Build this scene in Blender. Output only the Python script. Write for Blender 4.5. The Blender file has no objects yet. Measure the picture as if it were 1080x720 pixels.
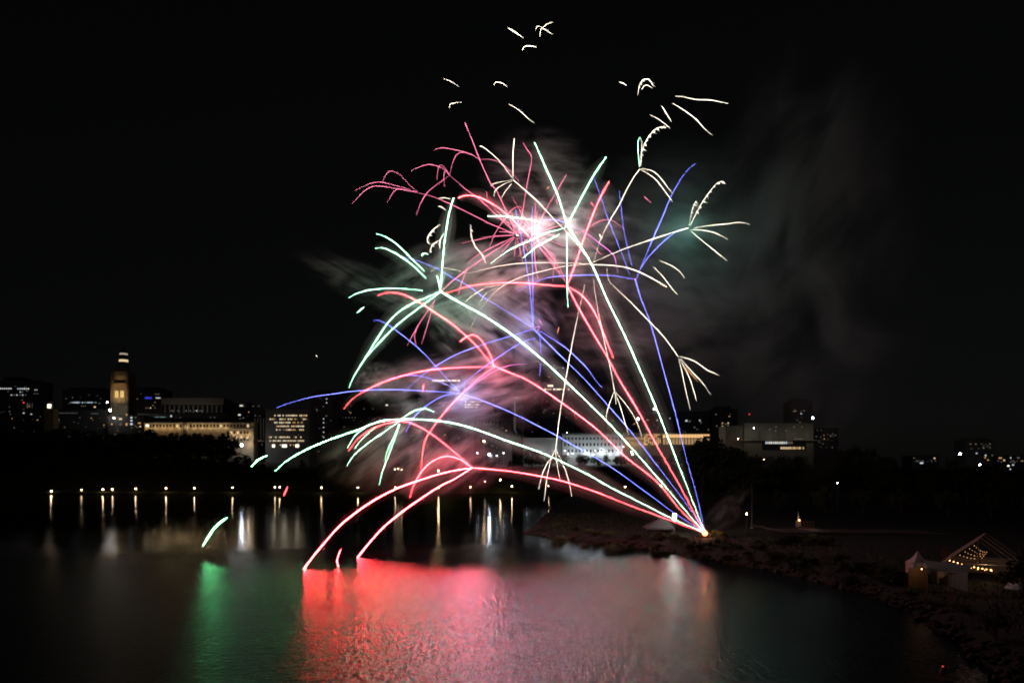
import bpy, bmesh, math, random
from mathutils import Vector, Matrix
random.seed(7)
sc = bpy.context.scene
C = sc.collection
R = math.radians

# ------------------------------------------------------------------ camera, sky, exposure
CAMH, HZ, FPX = 16.0, 503.0, 800.0          # eye height (m), horizon row and focal length in photo pixels
cam_d = bpy.data.cameras.new('camera'); cam = bpy.data.objects.new('camera', cam_d); C.objects.link(cam)
cam.location = (0, 0, CAMH); cam.rotation_euler = (R(90), 0, 0)
cam_d.sensor_width = 36; cam_d.lens = FPX/1080*36; cam_d.shift_y = (HZ-360)/1080
cam_d.clip_start = 0.5; cam_d.clip_end = 20000
sc.camera = cam
w = bpy.data.worlds.new('World'); sc.world = w; w.use_nodes = True
nt = w.node_tree; bg = nt.nodes['Background']
sky = nt.nodes.new('ShaderNodeTexSky'); sky.sky_type = 'NISHITA'; sky.sun_disc = False
sky.sun_elevation = R(14); sky.sun_rotation = R(200)
hs = nt.nodes.new('ShaderNodeHueSaturation'); hs.inputs['Saturation'].default_value = 0.22
nt.links.new(sky.outputs[0], hs.inputs['Color']); nt.links.new(hs.outputs[0], bg.inputs[0])
bg.inputs[1].default_value = 0.0005
moon_d = bpy.data.lights.new('moon', 'SUN'); moon_d.energy = 0.002; moon_d.angle = R(0.5); moon_d.color = (1, .95, .88)
moon = bpy.data.objects.new('moon', moon_d); C.objects.link(moon); moon.rotation_euler = (R(76), 0, R(-20))
sc.view_settings.view_transform = 'Standard'; sc.view_settings.look = 'None'
sc.view_settings.exposure = 0; sc.view_settings.gamma = 1; sc.view_settings.use_curve_mapping = False
cy = sc.cycles
cy.use_denoising = True
try: cy.denoiser = 'OPENIMAGEDENOISE'
except Exception: pass
cy.max_bounces = 5; cy.diffuse_bounces = 1; cy.glossy_bounces = 3; cy.transmission_bounces = 2
cy.volume_bounces = 0; cy.transparent_max_bounces = 12
cy.caustics_reflective = False; cy.caustics_refractive = False
cy.sample_clamp_indirect = 6
cy.volume_step_rate = 0.35; cy.volume_max_steps = 160
cy.use_adaptive_sampling = False
cy.filter_width = 1.9

def P(px, py, Y):                               # a photo pixel at distance Y -> a point in the place
    return Vector(((px-540)/FPX*Y, Y, CAMH-(py-HZ)/FPX*Y))

# ------------------------------------------------------------------ helpers
def tag(o, label=None, cat=None, group=None, kind=None):
    if label: o['label'] = label
    if cat: o['category'] = cat
    if group: o['group'] = group
    if kind: o['kind'] = kind
    return o
def empty(name, loc, rz=0):
    o = bpy.data.objects.new(name, None); C.objects.link(o); o.location = loc; o.rotation_euler = (0, 0, rz)
    o.empty_display_size = .5
    return o
class MB:                                       # collects shapes and links them as ONE mesh object
    def __init__(s): s.v = []; s.f = []
    def add(s, vs, fs):
        n = len(s.v); s.v += [tuple(v) for v in vs]; s.f += [tuple(i+n for i in f) for f in fs]; return s
    def box(s, x0, x1, y0, y1, z0, z1):
        return s.add([(x0,y0,z0),(x1,y0,z0),(x1,y1,z0),(x0,y1,z0),(x0,y0,z1),(x1,y0,z1),(x1,y1,z1),(x0,y1,z1)],
                     [(0,3,2,1),(4,5,6,7),(0,1,5,4),(1,2,6,5),(2,3,7,6),(3,0,4,7)])
    def cone(s, c, r0, r1, z0, z1, n=8, rot=0):
        vs = []
        for z, r in ((z0, r0), (z1, r1)):
            for i in range(n):
                a = rot+2*math.pi*i/n; vs.append((c[0]+r*math.cos(a), c[1]+r*math.sin(a), z))
        fs = [(i, (i+1) % n, n+(i+1) % n, n+i) for i in range(n)]+[tuple(range(n-1, -1, -1)), tuple(range(n, 2*n))]
        return s.add(vs, fs)
    def tube(s, pts, rad, n=5):
        pts = [Vector(p) for p in pts]
        if len(pts) < 2: return s
        if not isinstance(rad, (list, tuple)): rad = [rad]*len(pts)
        vs = []; m = len(pts); nrm = None
        for i, p in enumerate(pts):
            t = (pts[min(i+1, m-1)]-pts[max(i-1, 0)])
            if t.length < 1e-9: t = Vector((0, 0, 1))
            t.normalize()
            if nrm is None: nrm = t.orthogonal()
            nrm = (nrm-t*nrm.dot(t))
            nrm = nrm.normalized() if nrm.length > 1e-6 else t.orthogonal().normalized()
            b = t.cross(nrm)
            for k in range(n):
                a = 2*math.pi*k/n; vs.append(p+(nrm*math.cos(a)+b*math.sin(a))*rad[i])
        fs = []
        for i in range(m-1):
            for k in range(n):
                fs.append((i*n+k, i*n+(k+1) % n, (i+1)*n+(k+1) % n, (i+1)*n+k))
        fs += [tuple(range(n-1, -1, -1)), tuple((m-1)*n+k for k in range(n))]
        return s.add(vs, fs)
    def ball(s, c, r, seg=10, rings=6, sz=1.0):
        vs = [(c[0], c[1], c[2]-r*sz)]
        for j in range(1, rings):
            a = math.pi*j/rings-math.pi/2
            for i in range(seg):
                b = 2*math.pi*i/seg
                vs.append((c[0]+r*math.cos(a)*math.cos(b), c[1]+r*math.cos(a)*math.sin(b), c[2]+r*sz*math.sin(a)))
        vs.append((c[0], c[1], c[2]+r*sz)); fs = []
        for i in range(seg): fs.append((0, 1+(i+1) % seg, 1+i))
        for j in range(rings-2):
            for i in range(seg):
                a = 1+j*seg; fs.append((a+i, a+(i+1) % seg, a+seg+(i+1) % seg, a+seg+i))
        a = 1+(rings-2)*seg; t = len(vs)-1
        for i in range(seg): fs.append((a+i, a+(i+1) % seg, t))
        return s.add(vs, fs)
    def build(s, name, m, parent=None, loc=None, smooth=False):
        me = bpy.data.meshes.new(name)
        off = Vector((0, 0, 0))
        if parent is not None: off = parent_world(parent)
        if loc is not None: off = Vector(loc)
        me.from_pydata([tuple(Vector(v)-off) for v in s.v], [], s.f); me.update()
        if smooth:
            for p in me.polygons: p.use_smooth = True
        if m: me.materials.append(m)
        o = bpy.data.objects.new(name, me); C.objects.link(o)
        if parent is not None: o.parent = parent
        elif loc is not None: o.location = loc
        return o
def parent_world(o):                            # parents are never rotated while their parts are built
    v = Vector((0, 0, 0))
    while o is not None: v += Vector(o.location); o = o.parent
    return v

def mat(name, col, rough=.8, bump=0, bscale=2.0, var=.25, vscale=.3, metal=0, spec=.3):
    m = bpy.data.materials.new(name); m.use_nodes = True; t = m.node_tree; b = t.nodes['Principled BSDF']
    b.inputs['Roughness'].default_value = rough; b.inputs['Metallic'].default_value = metal
    b.inputs['Specular IOR Level'].default_value = spec
    co = t.nodes.new('ShaderNodeTexCoord')
    n = t.nodes.new('ShaderNodeTexNoise'); n.inputs['Scale'].default_value = vscale; n.inputs['Detail'].default_value = 5
    t.links.new(co.outputs['Object'], n.inputs['Vector'])
    cr = t.nodes.new('ShaderNodeMix'); cr.data_type = 'RGBA'
    cr.inputs[6].default_value = tuple(c*(1-var) for c in col)+(1,); cr.inputs[7].default_value = tuple(min(1, c*(1+var)) for c in col)+(1,)
    t.links.new(n.outputs['Fac'], cr.inputs[0]); t.links.new(cr.outputs[2], b.inputs['Base Color'])
    if bump:
        n2 = t.nodes.new('ShaderNodeTexNoise'); n2.inputs['Scale'].default_value = bscale; n2.inputs['Detail'].default_value = 4
        t.links.new(co.outputs['Object'], n2.inputs['Vector'])
        bp = t.nodes.new('ShaderNodeBump'); bp.inputs['Strength'].default_value = bump; bp.inputs['Distance'].default_value = .3
        t.links.new(n2.outputs['Fac'], bp.inputs['Height']); t.links.new(bp.outputs[0], b.inputs['Normal'])
    return m
def emis(name, col, sampling='NONE'):
    m = bpy.data.materials.new(name); m.use_nodes = True; t = m.node_tree
    for n in list(t.nodes): t.nodes.remove(n)
    o = t.nodes.new('ShaderNodeOutputMaterial'); e = t.nodes.new('ShaderNodeEmission')
    k = max(col); e.inputs[0].default_value = tuple(c/k for c in col)+(1,); e.inputs[1].default_value = k
    t.links.new(e.outputs[0], o.inputs[0]); m.cycles.emission_sampling = sampling
    return m
def lamp(name, kind, loc, energy, col, parent=None, size=.3, target=None, angle=60, blend=.6):
    d = bpy.data.lights.new(name, kind); d.energy = energy; d.color = col; d.shadow_soft_size = size
    o = bpy.data.objects.new(name, d); C.objects.link(o)
    if kind == 'SPOT':
        d.spot_size = R(angle); d.spot_blend = blend
        o.rotation_euler = (Vector(target)-Vector(loc)).to_track_quat('-Z', 'Y').to_euler()
    if parent is not None: o.parent = parent; o.location = Vector(loc)-parent_world(parent)
    else: o.location = loc
    return o
def ordinal(n):
    w_ = ['first','second','third','fourth','fifth','sixth','seventh','eighth','ninth','tenth','eleventh','twelfth','thirteenth',
          'fourteenth','fifteenth','sixteenth','seventeenth','eighteenth','nineteenth','twentieth','twenty-first','twenty-second']
    return w_[n]

M = dict(
    concrete=mat('concrete', (.26,.25,.24), .85, .3, 1.5, vscale=.08), dark_wall=mat('dark_wall', (.10,.10,.11), .7, vscale=.05),
    dark_glass=mat('dark_glass', (.03,.035,.045), .12, var=.1, spec=.5), stone=mat('sandstone', (.36,.29,.20), .9, .5, 1.2, vscale=.25),
    pale_stone=mat('pale_stone', (.44,.44,.43), .85, .4, 1, vscale=.15), copper=mat('copper_roof', (.10,.17,.14), .6, vscale=.2),
    slate=mat('slate_roof', (.055,.055,.06), .7, .3, 2), beige=mat('beige_panel', (.33,.31,.26), .8, .2, .6, vscale=.06),
    metal=mat('grey_metal', (.22,.22,.23), .45, metal=.8), wood=mat('weathered_wood', (.16,.11,.07), .85, .4, 6),
    canvas=mat('white_canvas', (.52,.50,.48), .75, .15, 1.2, .06), bark=mat('bark', (.07,.055,.04), .95, .6, 5),
    rock=mat('rock', (.055,.038,.034), .95, .8, 2.5, .4, .8), brick=mat('dull_red_paint', (.22,.08,.06), .8),
    gravel=mat('gravel', (.06,.05,.042), .95, .5, 8, .3, .8), kerb=mat('pale_kerb_stone', (.12,.105,.095), .9, .3, 5),
    win_dark=mat('unlit_window_glass', (.02,.022,.028), .1, var=.1, spec=.5), buoy=mat('buoy_red_paint', (.35,.05,.04), .5),
)
def leafmat(name, col):
    m = mat(name, col, .75, 0, 2, .45, .35); return m
M['leaf_a'] = leafmat('leaf_dark', (.045,.075,.025)); M['leaf_b'] = leafmat('leaf_mid', (.06,.09,.03)); M['leaf_c'] = leafmat('leaf_olive', (.075,.08,.035))
E = dict(
    warm=emis('window_warm', (0.792,0.59,0.324)), warm2=emis('window_amber', (0.54,0.302,0.115)), cool=emis('window_cool', (0.54,0.612,0.684)),
    white=emis('window_white', (0.864,0.792,0.648)), dim=emis('window_dim', (0.115,0.0936,0.0648)), dimc=emis('window_dim_cool', (0.0792,0.0936,0.108)),
    green=emis('window_greenish', (0.144,0.302,0.259)), blue=emis('sign_blue', (0.036,0.0432,0.576)), red=emis('lamp_red', (1.8,0.0864,0.072)),
    hot=emis('window_bright', (2.16,1.87,1.37)), arch=emis('arch_glow', (0.95,0.62,0.2)), faint=emis('window_faint', (0.036,0.0324,0.0252)), purple=emis('window_violet', (0.0504,0.0288,0.115)),
)

# ------------------------------------------------------------------ water and land
def make_water():
    m = bpy.data.materials.new('river_water'); m.use_nodes = True; t = m.node_tree; L = t.links.new
    t.nodes.remove(t.nodes['Principled BSDF']); out = t.nodes['Material Output']
    df = t.nodes.new('ShaderNodeBsdfDiffuse'); df.inputs[0].default_value = (.006,.009,.011,1)
    gl = t.nodes.new('ShaderNodeBsdfAnisotropic'); gl.distribution = 'BECKMANN'; gl.inputs['Color'].default_value = (.97,.99,1,1)
    fr = t.nodes.new('ShaderNodeFresnel'); fr.inputs['IOR'].default_value = 1.42; mx = t.nodes.new('ShaderNodeMixShader')
    L(fr.outputs[0], mx.inputs[0]); L(df.outputs[0], mx.inputs[1]); L(gl.outputs[0], mx.inputs[2]); L(mx.outputs[0], out.inputs[0])
    g = t.nodes.new('ShaderNodeNewGeometry'); sx = t.nodes.new('ShaderNodeSeparateXYZ'); L(g.outputs['Position'], sx.inputs[0])
    # wind patches: a big, wavy-edged noise pushes the band limits about
    nb = t.nodes.new('ShaderNodeTexNoise'); nb.inputs['Scale'].default_value = .05; nb.inputs['Detail'].default_value = 6; nb.inputs['Roughness'].default_value = .62; L(g.outputs['Position'], nb.inputs['Vector'])
    ma = t.nodes.new('ShaderNodeMath'); ma.operation = 'MULTIPLY_ADD'; ma.inputs[1].default_value = 62; L(nb.outputs['Fac'], ma.inputs[0]); L(sx.outputs['Y'], ma.inputs[2])
    def ramp(lo, hi, a, bb):
        r = t.nodes.new('ShaderNodeMapRange'); r.interpolation_type = 'SMOOTHSTEP'
        for i, v in zip((1,2,3,4), (lo,hi,a,bb)): r.inputs[i].default_value = v
        L(ma.outputs[0], r.inputs[0]); return r
    r1 = ramp(140, 190, .23, .14); r2 = ramp(250, 268, 1.0, .85)
    mm = t.nodes.new('ShaderNodeMath'); mm.operation = 'MULTIPLY'; L(r1.outputs[0], mm.inputs[0]); L(r2.outputs[0], mm.inputs[1])
    n3 = t.nodes.new('ShaderNodeTexNoise'); n3.inputs['Scale'].default_value = .12; n3.inputs['Detail'].default_value = 5
    mp3 = t.nodes.new('ShaderNodeMapping'); mp3.inputs['Scale'].default_value = (.35,1.6,1); L(g.outputs['Position'], mp3.inputs[0]); L(mp3.outputs[0], n3.inputs['Vector'])
    r3 = t.nodes.new('ShaderNodeMapRange'); r3.inputs[1].default_value = .3; r3.inputs[2].default_value = .7; r3.inputs[3].default_value = .88; r3.inputs[4].default_value = 1.1
    L(n3.outputs['Fac'], r3.inputs[0]); m2 = t.nodes.new('ShaderNodeMath'); m2.operation = 'MULTIPLY'; L(mm.outputs[0], m2.inputs[0]); L(r3.outputs[0], m2.inputs[1])
    L(m2.outputs[0], gl.inputs['Roughness'])
    # ripples: fine chop over a slower swell
    mp = t.nodes.new('ShaderNodeMapping'); mp.inputs['Scale'].default_value = (.62,1.0,1); mp.inputs['Rotation'].default_value = (0,0,R(12)); L(g.outputs['Position'], mp.inputs[0])
    n1 = t.nodes.new('ShaderNodeTexNoise'); n1.inputs['Scale'].default_value = 1.9; n1.inputs['Detail'].default_value = 3; n1.inputs['Roughness'].default_value = .6; L(mp.outputs[0], n1.inputs['Vector'])
    n2 = t.nodes.new('ShaderNodeTexNoise'); n2.inputs['Scale'].default_value = .35; n2.inputs['Detail'].default_value = 3; L(mp.outputs[0], n2.inputs['Vector'])
    ad = t.nodes.new('ShaderNodeMath'); ad.operation = 'MULTIPLY_ADD'; ad.inputs[1].default_value = .35; L(n2.outputs['Fac'], ad.inputs[0]); L(n1.outputs['Fac'], ad.inputs[2])
    mg = t.nodes.new('ShaderNodeMapping'); mg.inputs['Scale'].default_value = (2.3,.62,1); L(g.outputs['Position'], mg.inputs[0])
    n4 = t.nodes.new('ShaderNodeTexNoise'); n4.inputs['Scale'].default_value = 1; n4.inputs['Detail'].default_value = 2; L(mg.outputs[0], n4.inputs['Vector'])
    ag = t.nodes.new('ShaderNodeMath'); ag.operation = 'MULTIPLY_ADD'; ag.inputs[1].default_value = 1.0; L(n4.outputs['Fac'], ag.inputs[0]); L(ad.outputs[0], ag.inputs[2])
    st = ramp(140, 225, .62, .02)
    bp = t.nodes.new('ShaderNodeBump'); bp.inputs['Distance'].default_value = .22; L(st.outputs[0], bp.inputs['Strength']); L(ag.outputs[0], bp.inputs['Height']); L(bp.outputs[0], gl.inputs['Normal'])
    mb = MB(); mb.add([(-4000,-200,0),(4000,-200,0),(4000,760,0),(-4000,760,0)], [(0,1,2,3)])
    tag(mb.build('river_water', m), kind='structure')
make_water()

SHORE = [(1180,900),(1120,800),(1080,728),(1040,697),(1000,670),(960,646),(920,629),(880,617),(840,607.5),(800,599),(760,591),(720,584.5),(680,578),(640,572.5),(600,567.5),(570,564.5),(556,562),(566,555),(576,545),(584,531),(600,523.6)]
def shore_xy():
    out = []
    for px, py in SHORE:
        Y = CAMH*FPX/(py-HZ); out.append(((px-540)/FPX*Y, Y))
    return out
SH = shore_xy()
SHF = []
for i in range(len(SH)-1):                        # finer, jagged waterline
    n = max(2, int(abs(SH[i+1][1]-SH[i][1])/3))
    for k in range(n):
        t_ = k/n; SHF.append((SH[i][0]*(1-t_)+SH[i+1][0]*t_+random.uniform(-.5,.5), SH[i][1]*(1-t_)+SH[i+1][1]*t_))
SHF.append(SH[-1]); SHF.append((60, 720)); SHF.append((80, 800))
ROWS = [(-2,-1.0),(0,.05),(1.5,.6),(3.5,1.1),(8,1.35),(16,1.45),(30,1.55),(60,1.7),(120,2.2),(250,3),(900,6)]
def land_z(x, y):
    xs = None
    for i in range(len(SHF)-1):
        (x0,y0),(x1,y1) = SHF[i], SHF[i+1]
        if min(y0,y1) <= y <= max(y0,y1) and abs(y1-y0) > 1e-6:
            xx = x0+(x1-x0)*(y-y0)/(y1-y0); xs = xx if xs is None else min(xs, xx)
    if xs is None: return 1.5
    d = x-xs
    for (d0,z0),(d1,z1) in zip(ROWS, ROWS[1:]):
        if d0 <= d <= d1: return z0+(z1-z0)*(d-d0)/(d1-d0)
    return 0 if d < 0 else 6
def make_land():
    mb = MB(); vs = []; n = len(ROWS)
    for (x, y) in SHF:
        for j, (d, z) in enumerate(ROWS):
            jit = 0 if j in (0,) else random.uniform(-.12,.12)*(1 if j < 5 else .6)
            vs.append((x+d, y, z+jit))
    fs = []
    for i in range(len(SHF)-1):
        for j in range(n-1): fs.append((i*n+j, i*n+j+1, (i+1)*n+j+1, (i+1)*n+j))
    mb.add(vs, fs)
    g = mat('rough_grass_ground', (.012,.012,.007), .95, .8, 1.5, .5, .35)
    tag(mb.build('ground', g, smooth=True), kind='structure')
make_land()
def bankH(x):                                     # height of the far plateau across the picture
    px = 540+x/850*800
    pts = [(-400,38),(-50,40),(180,40),(255,37),(300,28),(560,28),(700,31),(1000,24),(1500,20)]
    if px <= pts[0][0]: return pts[0][1]
    for (a,za),(b,zb) in zip(pts, pts[1:]):
        if px <= b: return za+(zb-za)*(px-a)/(b-a)
    return pts[-1][1]
FB = [(698,-.03,-1),(700,.01,.2),(703,.05,.4),(722,.07,.5),(735,.36,0),(760,.86,0),(845,1.0,0),(1000,1.03,0),(1600,1.05,0),(9000,1.05,0)]
def far_z(x, y):
    H = bankH(x)
    for (y0,k0,a0),(y1,k1,a1) in zip(FB, FB[1:]):
        if y0 <= y <= y1:
            t_ = (y-y0)/(y1-y0); return (k0+(k1-k0)*t_)*H+a0+(a1-a0)*t_
    return H
def make_far():
    mb = MB(); xs = [-5000,-3000,-1800]+[-1200+40*i for i in range(71)]+[2400,4000,6000]; vs = []
    for x in xs:
        for (y,k,a) in FB: vs.append((x, y, far_z(x, y)))
    n = len(FB); fs = [(i*n+j, (i+1)*n+j, (i+1)*n+j+1, i*n+j+1) for i in range(len(xs)-1) for j in range(n-1)]
    mb.add(vs, fs)
    tag(mb.build('far_bank_terrain', mat('far_bank_grass', (.05,.06,.025), .95, .5, .3), smooth=True), kind='structure')
make_far()
def make_path():                                  # pale gravel loop on the point and its two stone edges
    pts = [P(798,552.5,1), ]
    line = [(797,553.5),(803,557),(822,559.5),(850,560.5),(890,561),(930,561.5),(990,563)]
    mb = MB(); vs = []
    for px, py in line:
        Y = 14.2*FPX/(py-HZ); x = (px-540)/FPX*Y
        for d in (-5, 5): vs.append((x, Y+d, land_z(x, Y+d)+.22))
    fs = [(2*i, 2*i+2, 2*i+3, 2*i+1) for i in range(len(line)-1)]
    mb.add(vs, fs); tag(mb.build('path', M['gravel']), kind='structure')
    for s, d in (('near', 0), ('far', 1)):
        k = MB(); k.tube([Vector(v)+Vector((0,0,.05)) for v in vs[d::2]], .16, 4)
        tag(k.build('path_kerb', M['kerb']), kind='structure')
make_path()
def make_rocks():
    mb = MB()
    for i in range(1500):
        k = random.randrange(8, len(SHF)-30); x, y = SHF[k]
        if y > 330 or y < 50: continue
        r = random.uniform(.18,.6); d = random.uniform(-.6, 2.6)
        c = (x+d, y+random.uniform(-1.5,1.5), .12+max(0, d)*.28)
        vs = []; fs = []
        b = MB(); b.ball(c, r, 6, 4, .7)
        b.v = [tuple(Vector(v)+Vector((random.uniform(-1,1),random.uniform(-1,1),random.uniform(-1,1)))*r*.22) for v in b.v]
        mb.add(b.v, b.f)
    tag(mb.build('shore_rocks', M['rock']), 'broken rocks lining the waterline of the point', 'rocks', kind='stuff')
make_rocks()
def make_grass():
    mb = MB()
    for i in range(9000):
        k = random.randrange(6, len(SHF)-30); x, y = SHF[k]
        if y > 300: continue
        x += abs(random.gauss(0, 22))+3.5; y += random.uniform(-3,3); z = land_z(x, y)-.05
        h = random.uniform(.2,.75); a = random.uniform(0, 6.28); ww = random.uniform(.08,.2); l = random.uniform(-.25,.25)
        mb.add([(x-ww*math.cos(a),y-ww*math.sin(a),z),(x+ww*math.cos(a),y+ww*math.sin(a),z),(x+l,y+l*.5,z+h)], [(0,1,2)])
    tag(mb.build('rough_grass', M['leaf_c']), 'rough grass tufts growing over the point', 'grass', kind='stuff')
make_grass()

# ------------------------------------------------------------------ trees
def tree_meshes(seed, leaves, leaf, mat_, shape):
    rnd = random.Random(seed); tr = MB(); cr = MB()
    H = 1.0
    tr.tube([(0,0,-.05),(rnd.uniform(-.01,.01),0,.2),(rnd.uniform(-.02,.02),.01,.5),(.01,0,.8)], [.03,.024,.016,.006], 7)
    blobs = []
    n = 16
    for i in range(n):
        z = rnd.uniform(.30,.88); a = rnd.uniform(0, 6.28)
        rr = shape(z)*rnd.uniform(.35,1.0)
        c = Vector((rr*math.cos(a), rr*math.sin(a), z)); blobs.append((c, rnd.uniform(.09,.17)*(1.15-.5*z)))
        tr.tube([(0,0,max(.15, z-.22)), c*.55+Vector((0,0,(z-.1)*.45)), c], [.012,.008,.003], 4)
    blobs.append((Vector((0,0,.88)), .11))
    for i in range(leaves):
        c, r = rnd.choice(blobs)
        d = Vector((rnd.gauss(0,1), rnd.gauss(0,1), rnd.gauss(0,.8))); d.normalize()
        p = c+d*r*rnd.uniform(.45,1.12)**.7
        u = Vector((rnd.gauss(0,1), rnd.gauss(0,1), rnd.gauss(0,1))).normalized(); v = u.orthogonal().normalized(); s = leaf*rnd.uniform(.6,1.5)
        cr.add([p-u*s, p+v*s*.6, p+u*s, p-v*s*.6], [(0,1,2,3)])
    def mk(mb, nm, mm):
        me = bpy.data.meshes.new(nm); me.from_pydata(mb.v, [], mb.f); me.materials.append(mm); me.update(); return me
    return mk(tr, 'trunk', M['bark']), mk(cr, 'crown', mat_)
broad = lambda z: .34*math.sin(min(1, max(0, (z-.15)/.85))*math.pi)**.6
tall = lambda z: .22*(1.05-z)**.5
TREES = [tree_meshes(1, 2600, .022, M['leaf_a'], broad), tree_meshes(2, 2600, .022, M['leaf_b'], broad), tree_meshes(3, 2400, .02, M['leaf_c'], tall), tree_meshes(4, 2600, .02, M['leaf_a'], broad)]
FIR = [tree_meshes(11, 900, .034, M['leaf_a'], broad), tree_meshes(12, 900, .034, M['leaf_b'], broad), tree_meshes(13, 900, .032, M['leaf_c'], tall)]
def tree(x, y, z, h, label, group, bank, name='broadleaf_tree', wide=1.0):
    o = empty(name, (x, y, z-.2), random.uniform(0, 6.28)); s = h/.98
    tm, cm = random.choice(bank)
    for nm, me in (('trunk', tm), ('crown', cm)):
        c = bpy.data.objects.new(nm, me); C.objects.link(c); c.parent = o
    o.scale = (s*wide, s*wide, s)
    tag(o, label, 'tree', group)
for i in range(22):                               # screen of trees at the foot of the white court and the gallery
    px = 548+i*10+random.uniform(-3,3); Yd = 852; xx = (px-540)/FPX*Yd; z = far_z(xx, Yd); h = max(5, P(px, random.uniform(478.5,481.5), Yd).z-z)
    tree(xx, Yd+random.uniform(-4,4), z, h, 'dark leafy tree screening the foot of the white court and amber gallery', 'trees before the white court', FIR, wide=1.9)
# far wooded bank: (photo x, photo y of the crown top, distance)
px = -30
while px < 272:
    top = 462+8*math.sin(px*.05)+random.uniform(-6,7)
    if px < 150: top = random.uniform(449,457)
    elif px < 245: top = random.uniform(453,459)
    if 246 < px: top = 479
    for Yd, dt in ((776, 0), (762, 8), (744, 20)):
        xx = (px-540)/FPX*Yd; z = far_z(xx, Yd); h = max(8, P(px, top+dt+random.uniform(-3,3), Yd).z-z)
        tree(xx, Yd+random.uniform(-6,6), z, h, 'dark leafy tree in the unlit wood on the far left bank', 'trees of the far left bank', FIR, wide=1.6)
    px += random.uniform(11,15)
px = 276
while px < 760:
    top = random.uniform(484,492) if px < 545 else random.uniform(480,486)
    if 545 < px < 570: top = 470+random.uniform(-3,3)
    Yd = 775; xx = (px-540)/FPX*Yd; z = far_z(xx, Yd); h = max(6, P(px, top, Yd).z-z)
    tree(xx, Yd+random.uniform(-8,8), z, h, 'dark low tree on the far bank below the city buildings', 'trees of the far middle bank', FIR, wide=1.7)
    px += random.uniform(17,24)
for px, top, Yd in ((729,470,420),(741,462,400),(755,462,430),(768,470,410),(783,482,380),(797,479,390),(812,481,420),(828,479,440),(846,480,430),(866,486,420),(884,474,410),(900,470,420),(917,473,400),(934,482,390),(952,494,420),(968,496,400),(986,491,380),(1004,484,390),(1020,492,380),(1036,489,400),(1052,494,370),(1068,502,350),(1085,500,360),(1105,490,380),
                    (775,512,330),(820,516,320),(870,512,300),(910,515,290),(950,514,280),(1000,515,270),(1045,518,250),(1085,520,240)):
    xx = (px-540)/FPX*Yd; z = land_z(xx, Yd); h = P(px, top, Yd).z-z
    tree(xx, Yd, z, h, 'dark leafy tree in the unlit wood behind the grassy point', 'trees behind the point', TREES, wide=1.15)
for px, top, Yd, lab in ((1084,578,86,'dark leafy tree standing in front of the big marquee'), (1090,600,74,'dark leafy tree at the lower right edge by the water'), (1050,640,70,'small dark tree on the near bank below the marquee')):
    xx = (px-540)/FPX*Yd; z = land_z(xx, Yd); h = P(px, top, Yd).z-z
    tree(xx, Yd, z, max(3, h), lab, None, TREES, wide=1.1)
def shrub_mesh(seed):
    rnd = random.Random(seed); cr = MB()
    bl = [(Vector((rnd.uniform(-.8,.8), rnd.uniform(-.6,.6), rnd.uniform(.2,.6))), rnd.uniform(.25,.45)) for _ in range(8)]
    for i in range(900):
        c, r = rnd.choice(bl); d = Vector((rnd.gauss(0,1), rnd.gauss(0,1), rnd.gauss(0,1))).normalized(); p = c+d*r*rnd.uniform(.5,1.1)
        u = Vector((rnd.gauss(0,1), rnd.gauss(0,1), rnd.gauss(0,1))).normalized(); v = u.orthogonal().normalized(); s = rnd.uniform(.04,.09)
        cr.add([p-u*s, p+v*s*.6, p+u*s, p-v*s*.6], [(0,1,2,3)])
    me = bpy.data.meshes.new('shrub'); me.from_pydata(cr.v, [], cr.f); me.materials.append(M['leaf_b']); me.update(); return me
SHR = [shrub_mesh(i) for i in range(3)]
extra = []
for k in range(70):
    px = random.uniform(590,985); base = 566+max(0, px-640)*.115+max(0, px-800)*.06; extra.append((px, base+random.uniform(-6,7), random.uniform(.9,2.2)))
for px, py, s in tuple(extra)+((668,567,2.2),(690,566,2.6),(706,568,2.4),(716,572,2.6),(728,575,2.2),(757,574,2.4),(772,578,2.2),(756,566,2.6),(640,564,2.2),(622,561,2),(604,559,2),(590,556,2.4),(835,574,3),(852,573,3.2),(866,575,3),(815,573,2.4),(795,572,2.2),(890,590,1.8),(905,598,1.8),(925,603,1.8),(942,608,1.8),(880,600,1.6),(960,622,1.6),(985,632,1.5),(1010,640,1.6)):
    Y = 14.5*FPX/(py-HZ); x = (px-540)/FPX*Y
    o = bpy.data.objects.new('shrub', random.choice(SHR)); C.objects.link(o); o.location = (x, Y, land_z(x, Y)-.15); o.scale = (s, s, s*.8); o.rotation_euler = (0, 0, random.uniform(0, 6.28))
    tag(o, 'low dark shrub growing on the grassy point near the shore', 'shrub', 'shrubs of the point')

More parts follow.
